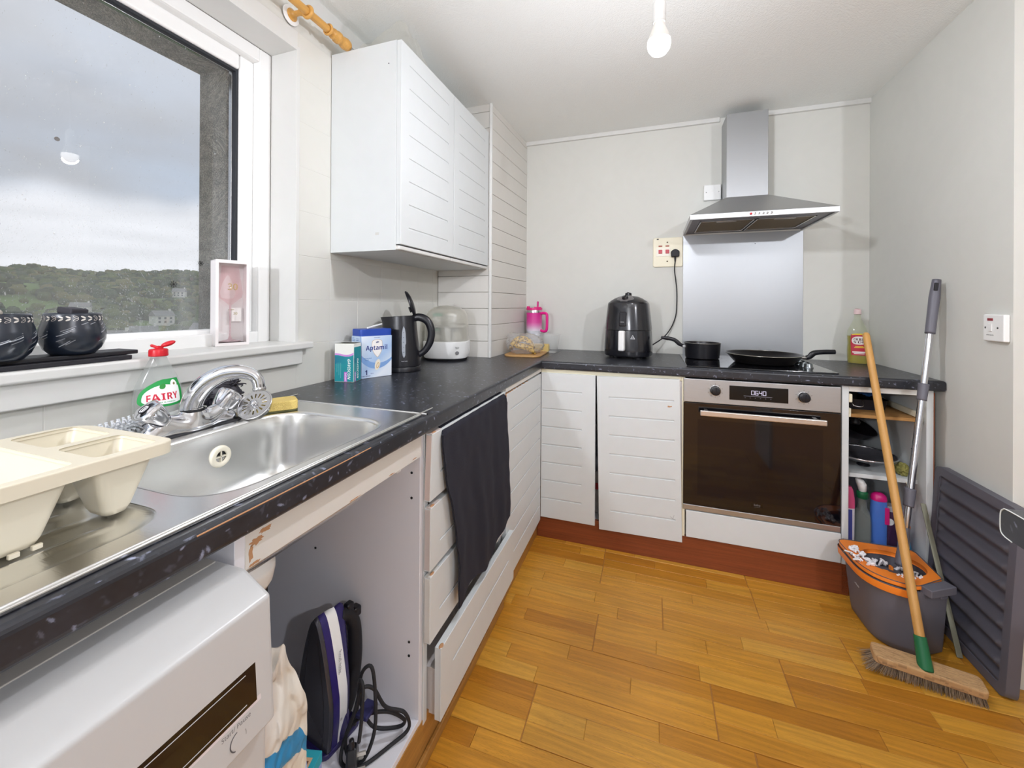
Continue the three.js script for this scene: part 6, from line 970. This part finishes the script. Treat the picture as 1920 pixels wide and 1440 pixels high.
{
  const t = thing('metal_strip', 'thin dull metal threshold strip standing between bucket and ribbed tray', 'strip', [0, 0, 0]);
  part(t, 'strip', (() => { const g = bx(-0.008, 0, -0.0022, 0.008, 0.475, 0.0022, 0.001, 1); const q = new THREE.Quaternion().setFromUnitVectors(V(0, 1, 0), V(2.128, 0.455, 0.575).sub(V(2.118, 0.002, 0.812)).normalize()); return g.applyQuaternion(q).translate(2.118, 0.003, 0.812); })(), S(0x8e8d7a, 0.5, { metalness: 0.4 }));
}
// inside the open unit
{
  const z = 0.43;
  const pan = thing('roasting_tin', 'dark roasting tin lying on the top drawer board of the open unit', 'tin', [2.0, 0.7405, 0.33]);
  part(pan, 'tin', skin([rrXZ(-0.085, -0.13, 0.075, 0.12, 0.02, 0), rrXZ(-0.09, -0.14, 0.08, 0.13, 0.02, 0.045), rrXZ(-0.094, -0.145, 0.084, 0.135, 0.022, 0.046)], { capA: true }), S(0x1c1c24, 0.4)); part(pan, 'wire_handle', capTube([[-0.055, 0.045, 0.135], [-0.05, 0.022, 0.15], [-0.02, 0.02, 0.152], [-0.012, 0.044, 0.135]], 0.002, 24, 8), M.nickel);
  const bl = thing('blue_scourer', 'bright blue mesh scourer on the dark roasting tin', 'scourer', [2.055, 0.788, 0.36]); part(bl, 'mesh', (() => { const g = new THREE.IcosahedronGeometry(0.03, 4), p = g.attributes.position; for (let i = 0; i < p.count; i++) { const k = 1 + 0.25 * n3(p.getX(i) * 90, p.getY(i) * 90, p.getZ(i) * 90); p.setXYZ(i, p.getX(i) * k * 1.5, p.getY(i) * k * 0.7 + 0.02, p.getZ(i) * k); } g.computeVertexNormals(); return g; })(), S(0x2a5c9a, 0.6));
  const l1 = thing('pan_lid', 'dark domed pan with its round knob hanging down below the drawer board', 'pan lid', [2.0, 0.715, 0.36]);
  part(l1, 'lid', lathe([[0, -0.028], [0.05, -0.022], [0.09, -0.008], [0.096, 0.0], [0.096, 0.004], [0.0, 0.008]], 48), S(0x15151c, 0.3)); part(l1, 'knob', lathe([[0, -0.062], [0.016, -0.060], [0.021, -0.05], [0.014, -0.036], [0.01, -0.026]], 28), M.black);
  const wok = thing('wok', 'black wok standing tilted at the back of the middle shelf', 'wok', [2.02, 0.585, 0.20], 0); part(wok, 'bowl', lathe([[0, 0.0], [0.05, 0.006], [0.09, 0.03], [0.112, 0.066], [0.109, 0.067], [0.086, 0.034], [0, 0.006]], 48), S(0x17161c, 0.4)); wok.rotation.set(0.25, 0, -0.32);
  wok.position.set(2.005, 0.575, 0.215);
  const l2 = thing('pan_lid', 'glass pan lid with steel rim lying upside down on the middle shelf', 'pan lid', [2.015, 0.503, 0.40]);
  part(l2, 'glass', lathe([[0.012, 0.004], [0.06, 0.010], [0.10, 0.024], [0.1125, 0.036]], 48), P(0x6b6a70, 0.06, { transmission: 0.6, thickness: 0 })); part(l2, 'rim', new THREE.TorusGeometry(0.113, 0.0038, 10, 64).rotateX(Math.PI / 2).translate(0, 0.037, 0), M.chrome); part(l2, 'knob', lathe([[0, -0.0155], [0.022, -0.0155], [0.024, -0.011], [0.013, 0.0], [0.013, 0.005], [0, 0.005]], 32), M.black);
  const cloth = thing('cleaning_cloth', 'crumpled yellow-green cloth at the right end of the middle shelf', 'cloth', [2.118, 0.4875, 0.475]); part(cloth, 'cloth', (() => { const g = new THREE.IcosahedronGeometry(1, 4), p = g.attributes.position; for (let i = 0; i < p.count; i++) { const x = p.getX(i), y = p.getY(i), zz = p.getZ(i), k = 1 + 0.3 * n3(x * 2.2, y * 2.2, zz * 2.2) + 0.1 * n3(x * 6, y * 6, zz * 6); p.setXYZ(i, x * 0.022 * k, Math.max(0, 0.022 + y * 0.026 * k), zz * 0.03 * k); } g.computeVertexNormals(); return g; })(), S(0x8f8a4a, 0.9));
  const wire = thing('wire_hook', 'thin bent wire hanging from the middle shelf of the open unit', 'wire', [2.108, 0.468, 0.53]); part(wire, 'wire', capTube([[0, 0.004, -0.015], [0, 0.004, 0], [0.002, -0.05, 0.003], [0.004, -0.15, 0.003], [0.0, -0.16, 0.003], [0.006, -0.17, 0.003], [0.006, -0.28, 0.003]], 0.0015, 50, 6), M.ivory);
  // bottles on the bottom
  const bp = thing('pink_packet', 'pink and white upright packet at the left of the bottom shelf', 'packet', [1.927, 0.1465, 0.488], 0.1); part(bp, 'packet', skin([ring(0.020, 0.017, 0, 4), ring(0.021, 0.018, 0.19, 4), ring(0.019, 0.016, 0.215, 3)], { capA: true, capB: true }), S(0xd9d2d8, 0.4)); part(bp, 'top', skin([ring(0.0215, 0.0185, 0.185, 4), ring(0.0215, 0.0185, 0.22, 4), ring(0.017, 0.015, 0.26, 3), ring(0.012, 0.010, 0.272, 3)], { capB: true }), S(0xd2527e, 0.35)); part(bp, 'stripe', bx(-0.012, 0.05, 0.0165, 0.008, 0.18, 0.0188, 0.001), S(0x4a4f9a, 0.5));
  const sb = thing('spray_bottle', 'clear spray bottle with green collar and white trigger head', 'bottle', [1.985, 0.1465, 0.47]); part(sb, 'bottle', skin([[0, 0.024], [0.004, 0.028], [0.13, 0.029], [0.165, 0.024], [0.185, 0.015], [0.225, 0.0125]].map(([y, r]) => ring(r, r * 0.85, y, 2.6, 40)), { capA: true }), P(0xe3e8e4, 0.1, { transmission: 0.85, thickness: 0, ior: 1.35 })); part(sb, 'collar', lathe([[0.012, 0.222], [0.0205, 0.224], [0.021, 0.245], [0.016, 0.252], [0, 0.252]], 28), S(0x14663c, 0.45)); part(sb, 'trigger_head', skin([ring(0.012, 0.012, 0.25, 2.3, 32), ring(0.014, 0.017, 0.266, 2.3, 32, -0.002, 0.002), ring(0.0165, 0.021, 0.285, 2.3, 32, -0.006, 0.004), ring(0.014, 0.016, 0.30, 2.3, 32, -0.011, 0.002), ring(0.006, 0.008, 0.306, 2.2, 32, -0.014, 0)], { capA: true, capB: true }), M.white);
  const bb = thing('blue_bottle', 'blue toilet cleaner bottle with a magenta cap', 'bottle', [2.042, 0.1465, 0.468]); part(bb, 'bottle', skin([[0, 0.021], [0.004, 0.025], [0.15, 0.0275], [0.19, 0.028], [0.225, 0.026]].map(([y, r]) => ring(r, r * 0.8, y, 2.4, 40)), { capA: true, capB: true }), S(0x4a74c4, 0.3)); part(bb, 'cap', skin([[0.222, 0.0265], [0.228, 0.0275], [0.243, 0.0245], [0.252, 0.014], [0.254, 0.003]].map(([y, r]) => ring(r, r * 0.85, y, 2.3, 40)), {}), S(0xc41470, 0.35)); part(bb, 'label', bx(0.012, 0.13, 0.016, 0.028, 0.20, 0.0235, 0.003), S(0xc2186e, 0.4));
  const pb = thing('purple_bottle', 'dark purple bottle with a flat grey lid behind the mop pole', 'bottle', [2.094, 0.1465, 0.43]); part(pb, 'bottle', skin([[0, 0.026], [0.15, 0.030], [0.175, 0.028]].map(([y, r]) => ring(r, r * 0.8, y, 3, 40)), { capA: true, capB: true }), S(0x4a2c4c, 0.35)); part(pb, 'lid', skin([[0.172, 0.0295], [0.19, 0.0295], [0.193, 0.027]].map(([y, r]) => ring(r, r * 0.8, y, 3, 40)), { capB: true }), S(0xa7a5aa, 0.4)); part(pb, 'badge', new THREE.CylinderGeometry(0.014, 0.014, 0.003, 24).rotateX(Math.PI / 2).translate(-0.008, 0.13, 0.025), M.white);
  const ob = thing('orange_bottle', 'blue bottle with orange nozzle at the right of the bottom shelf', 'bottle', [2.108, 0.1465, 0.512]); part(ob, 'bottle', skin([[0, 0.018], [0.06, 0.022], [0.085, 0.018], [0.1, 0.01]].map(([y, r]) => ring(r, r * 0.85, y, 2.3, 32)), { capA: true, capB: true }), S(0x2d8fc4, 0.3)); part(ob, 'nozzle', taperTube([[-0.004, 0.098, 0], [0.002, 0.125, 0.002], [0.010, 0.145, 0.004], [0.004, 0.158, 0.004]], [0.008, 0.010, 0.009, 0.006], 16, 14), M.orange);
  function rrXZ(x0, z0, x1, z1, r, y) { return rrect(x0, z0, x1, z1, r, 6).reverse().map(([x, zz]) => [x, y, zz]); }
}
// ------------------------------------------------------------------ breakfast bar end on the right
{
  const t = thing('breakfast_bar', 'end of a dark speckled worktop with pale edging jutting in at the right', 'counter', [0, 0, 0]);
  const prof = roundPoly([[-1.837, 0.860, 0.010], [-1.837, 0.900, 0.009], [-2.45, 0.900, 0.004], [-2.45, 0.860, 0.004]], 8);
  const g = plate(prof, 1.0, 0.0).rotateY(Math.PI / 2).translate(1.5985, 0, 0);
  part(t, 'top', g, M.worktop); part(t, 'pale_edging', tube([[1.598, 0.8595, 1.856], [1.598, 0.8615, 1.842], [1.598, 0.868, 1.8365], [1.598, 0.890, 1.8365], [1.598, 0.8975, 1.841], [1.598, 0.9, 1.85], [1.598, 0.9003, 1.90]], 0.0008, 40, 6), S(0xd9dcd6, 0.6));
  part(t, 'support_panel', bx(1.95, 0, 2.0, 1.968, 0.86, 2.42, 0.001), M.door); part(t, 'support_panel', bx(2.56, 0, 1.9, 2.578, 0.86, 2.42, 0.001), M.door);
}
// ------------------------------------------------------------------ curtain pole and the tray on the cupboard
{
  const wd = woodOf(0xe2ac5c, 4, 6, 0.35), t = thing('curtain_pole', 'varnished wooden curtain pole with turned finial above the window', 'curtain pole', [0, 0, 0]);
  const x = 0.074, y = 2.126;
  part(t, 'pole', capTube([[x, y, 1.44], [x, y, 2.3], [x, y, 3.3]], 0.0125, 30, 20), wd);
  part(t, 'finial', lathe([[0.012, 0.0], [0.0165, 0.004], [0.0185, 0.012], [0.016, 0.02], [0.0205, 0.026], [0.0205, 0.038], [0.015, 0.044], [0.0185, 0.056], [0.021, 0.07], [0.018, 0.085], [0.010, 0.095], [0.0, 0.097]], 32).rotateX(-Math.PI / 2), wd, [x, y, 1.472]);
  part(t, 'ring', new THREE.TorusGeometry(0.0165, 0.006, 14, 32), wd, [x, y, 1.572]); part(t, 'ring', new THREE.TorusGeometry(0.0165, 0.004, 14, 32), wd, [x, y, 1.484]);
  for (const zb of [1.572, 3.05]) { const b = part(t, 'bracket', lathe([[0.020, 0.0], [0.020, 0.005], [0.012, 0.012], [0.0085, 0.02], [0.0085, 0.035], [0.0115, 0.042], [0.009, 0.05], [0.0105, 0.06]], 28).rotateZ(-Math.PI / 2), wd, [0.0035, y + 0.006, zb]); part(b, 'wall_plate', lathe([[0.031, 0], [0.0305, 0.004], [0.018, 0.006], [0, 0.006]], 32).rotateZ(-Math.PI / 2), M.white, [-0.0015, 0, 0]); }
}
{
  const t = thing('plastic_tray', 'clear crumpled plastic packaging lying on top of the wall cupboard', 'packaging', [0.20, 2.1085, 1.285], 0.1);
  const g = new THREE.BoxGeometry(0.20, 0.06, 0.17, 26, 8, 24), p = g.attributes.position; for (let i = 0; i < p.count; i++) { const x = p.getX(i), y = p.getY(i) + 0.03, z = p.getZ(i), w = 0.007 * n3(x * 14, y * 14, z * 14); p.setXYZ(i, x * (1 - y * 3) + w, Math.max(0.0005, y * (0.55 + 0.75 * sm(x, -0.06, 0.06)) + (y > 0.01 ? w * 1.4 : 0)), z * (1 - y * 2) + w); } g.computeVertexNormals();
  part(t, 'film', g, P(0xfaf9f6, 0.1, { transmission: 0.92, thickness: 0, ior: 1.4 }));
}
// ------------------------------------------------------------------ lamps
function pendant(x, y, z, label, power) {
  const t = thing('pendant_lamp', label, 'lamp', [x, y, z]);
  const up = HC - y;
  part(t, 'ceiling_rose', lathe([[0, up], [0.04, up], [0.038, up - 0.018], [0.012, up - 0.026], [0, up - 0.027]], 32), M.white); part(t, 'flex', capTube([[0, up - 0.02, 0], [0.001, up * 0.5 + 0.06, 0], [0, 0.125, 0]], 0.0032, 16, 10), M.white);
  part(t, 'lampholder', lathe([[0, 0.128], [0.008, 0.127], [0.013, 0.118], [0.0165, 0.108], [0.0165, 0.1045], [0.0175, 0.104], [0.0175, 0.076], [0.0165, 0.0755], [0.0165, 0.072], [0.0175, 0.071], [0.0175, 0.06], [0.015, 0.058]], 32), M.white);
  part(t, 'bulb_neck', lathe([[0.014, 0.062], [0.0145, 0.052], [0.019, 0.040], [0.0245, 0.026], [0.029, 0.010]], 32), S(0xf2efe8, 0.4));
  part(t, 'bulb', lathe([[0, -0.030], [0.010, -0.0285], [0.020, -0.0225], [0.0272, -0.012], [0.0300, 0.0], [0.029, 0.010], [0.0, 0.011]], 40), S(0xffffff, 0.5, { emissive: 0xfffaf2, emissiveIntensity: 4 }));
  const l = new THREE.PointLight(0xf3f6ff, power); l.position.set(0, -0.008, 0); l.castShadow = true; l.shadow.radius = 1.4; l.shadow.mapSize.set(1024, 1024); t.add(l); return t;
}
pendant(1.146, 1.872, 1.46, 'bare glowing light bulb on a white pendant holder hanging from the ceiling', BULB);
pendant(2.5, 1.95, 3.2, 'second bare pendant bulb in the dining end behind the camera', LAMP3);
{ // floor lamp in the dining end behind the camera
  const t = thing('floor_lamp', 'slim white floor lamp with a bare round bulb behind the camera', 'lamp', [0.30, 0, 3.75]);
  part(t, 'base', lathe([[0, 0.022], [0.02, 0.02], [0.12, 0.012], [0.13, 0.006], [0.13, 0], [0, 0]], 40), M.white); part(t, 'pole', cyl(0.009, 0.009, 1.40, 16).translate(0, 0.018, 0), M.white); part(t, 'lampholder', lathe([[0.009, 1.40], [0.02, 1.405], [0.02, 1.45], [0, 1.45]], 28), M.white);
  part(t, 'bulb', new THREE.SphereGeometry(0.05, 32, 20), S(0xffffff, 0.5, { emissive: 0xfffaf2, emissiveIntensity: 4 }), [0, 1.498, 0]);
  const l = new THREE.PointLight(0xf3f6ff, LAMP2); l.position.set(0, 1.498, 0); l.castShadow = true; l.shadow.radius = 2.4; l.shadow.mapSize.set(1024, 1024); t.add(l);
}

scene.traverse((o) => { if (o.isMesh) { o.castShadow = o.name !== 'bulb'; o.receiveShadow = true; } });
renderer.render(scene, camera);
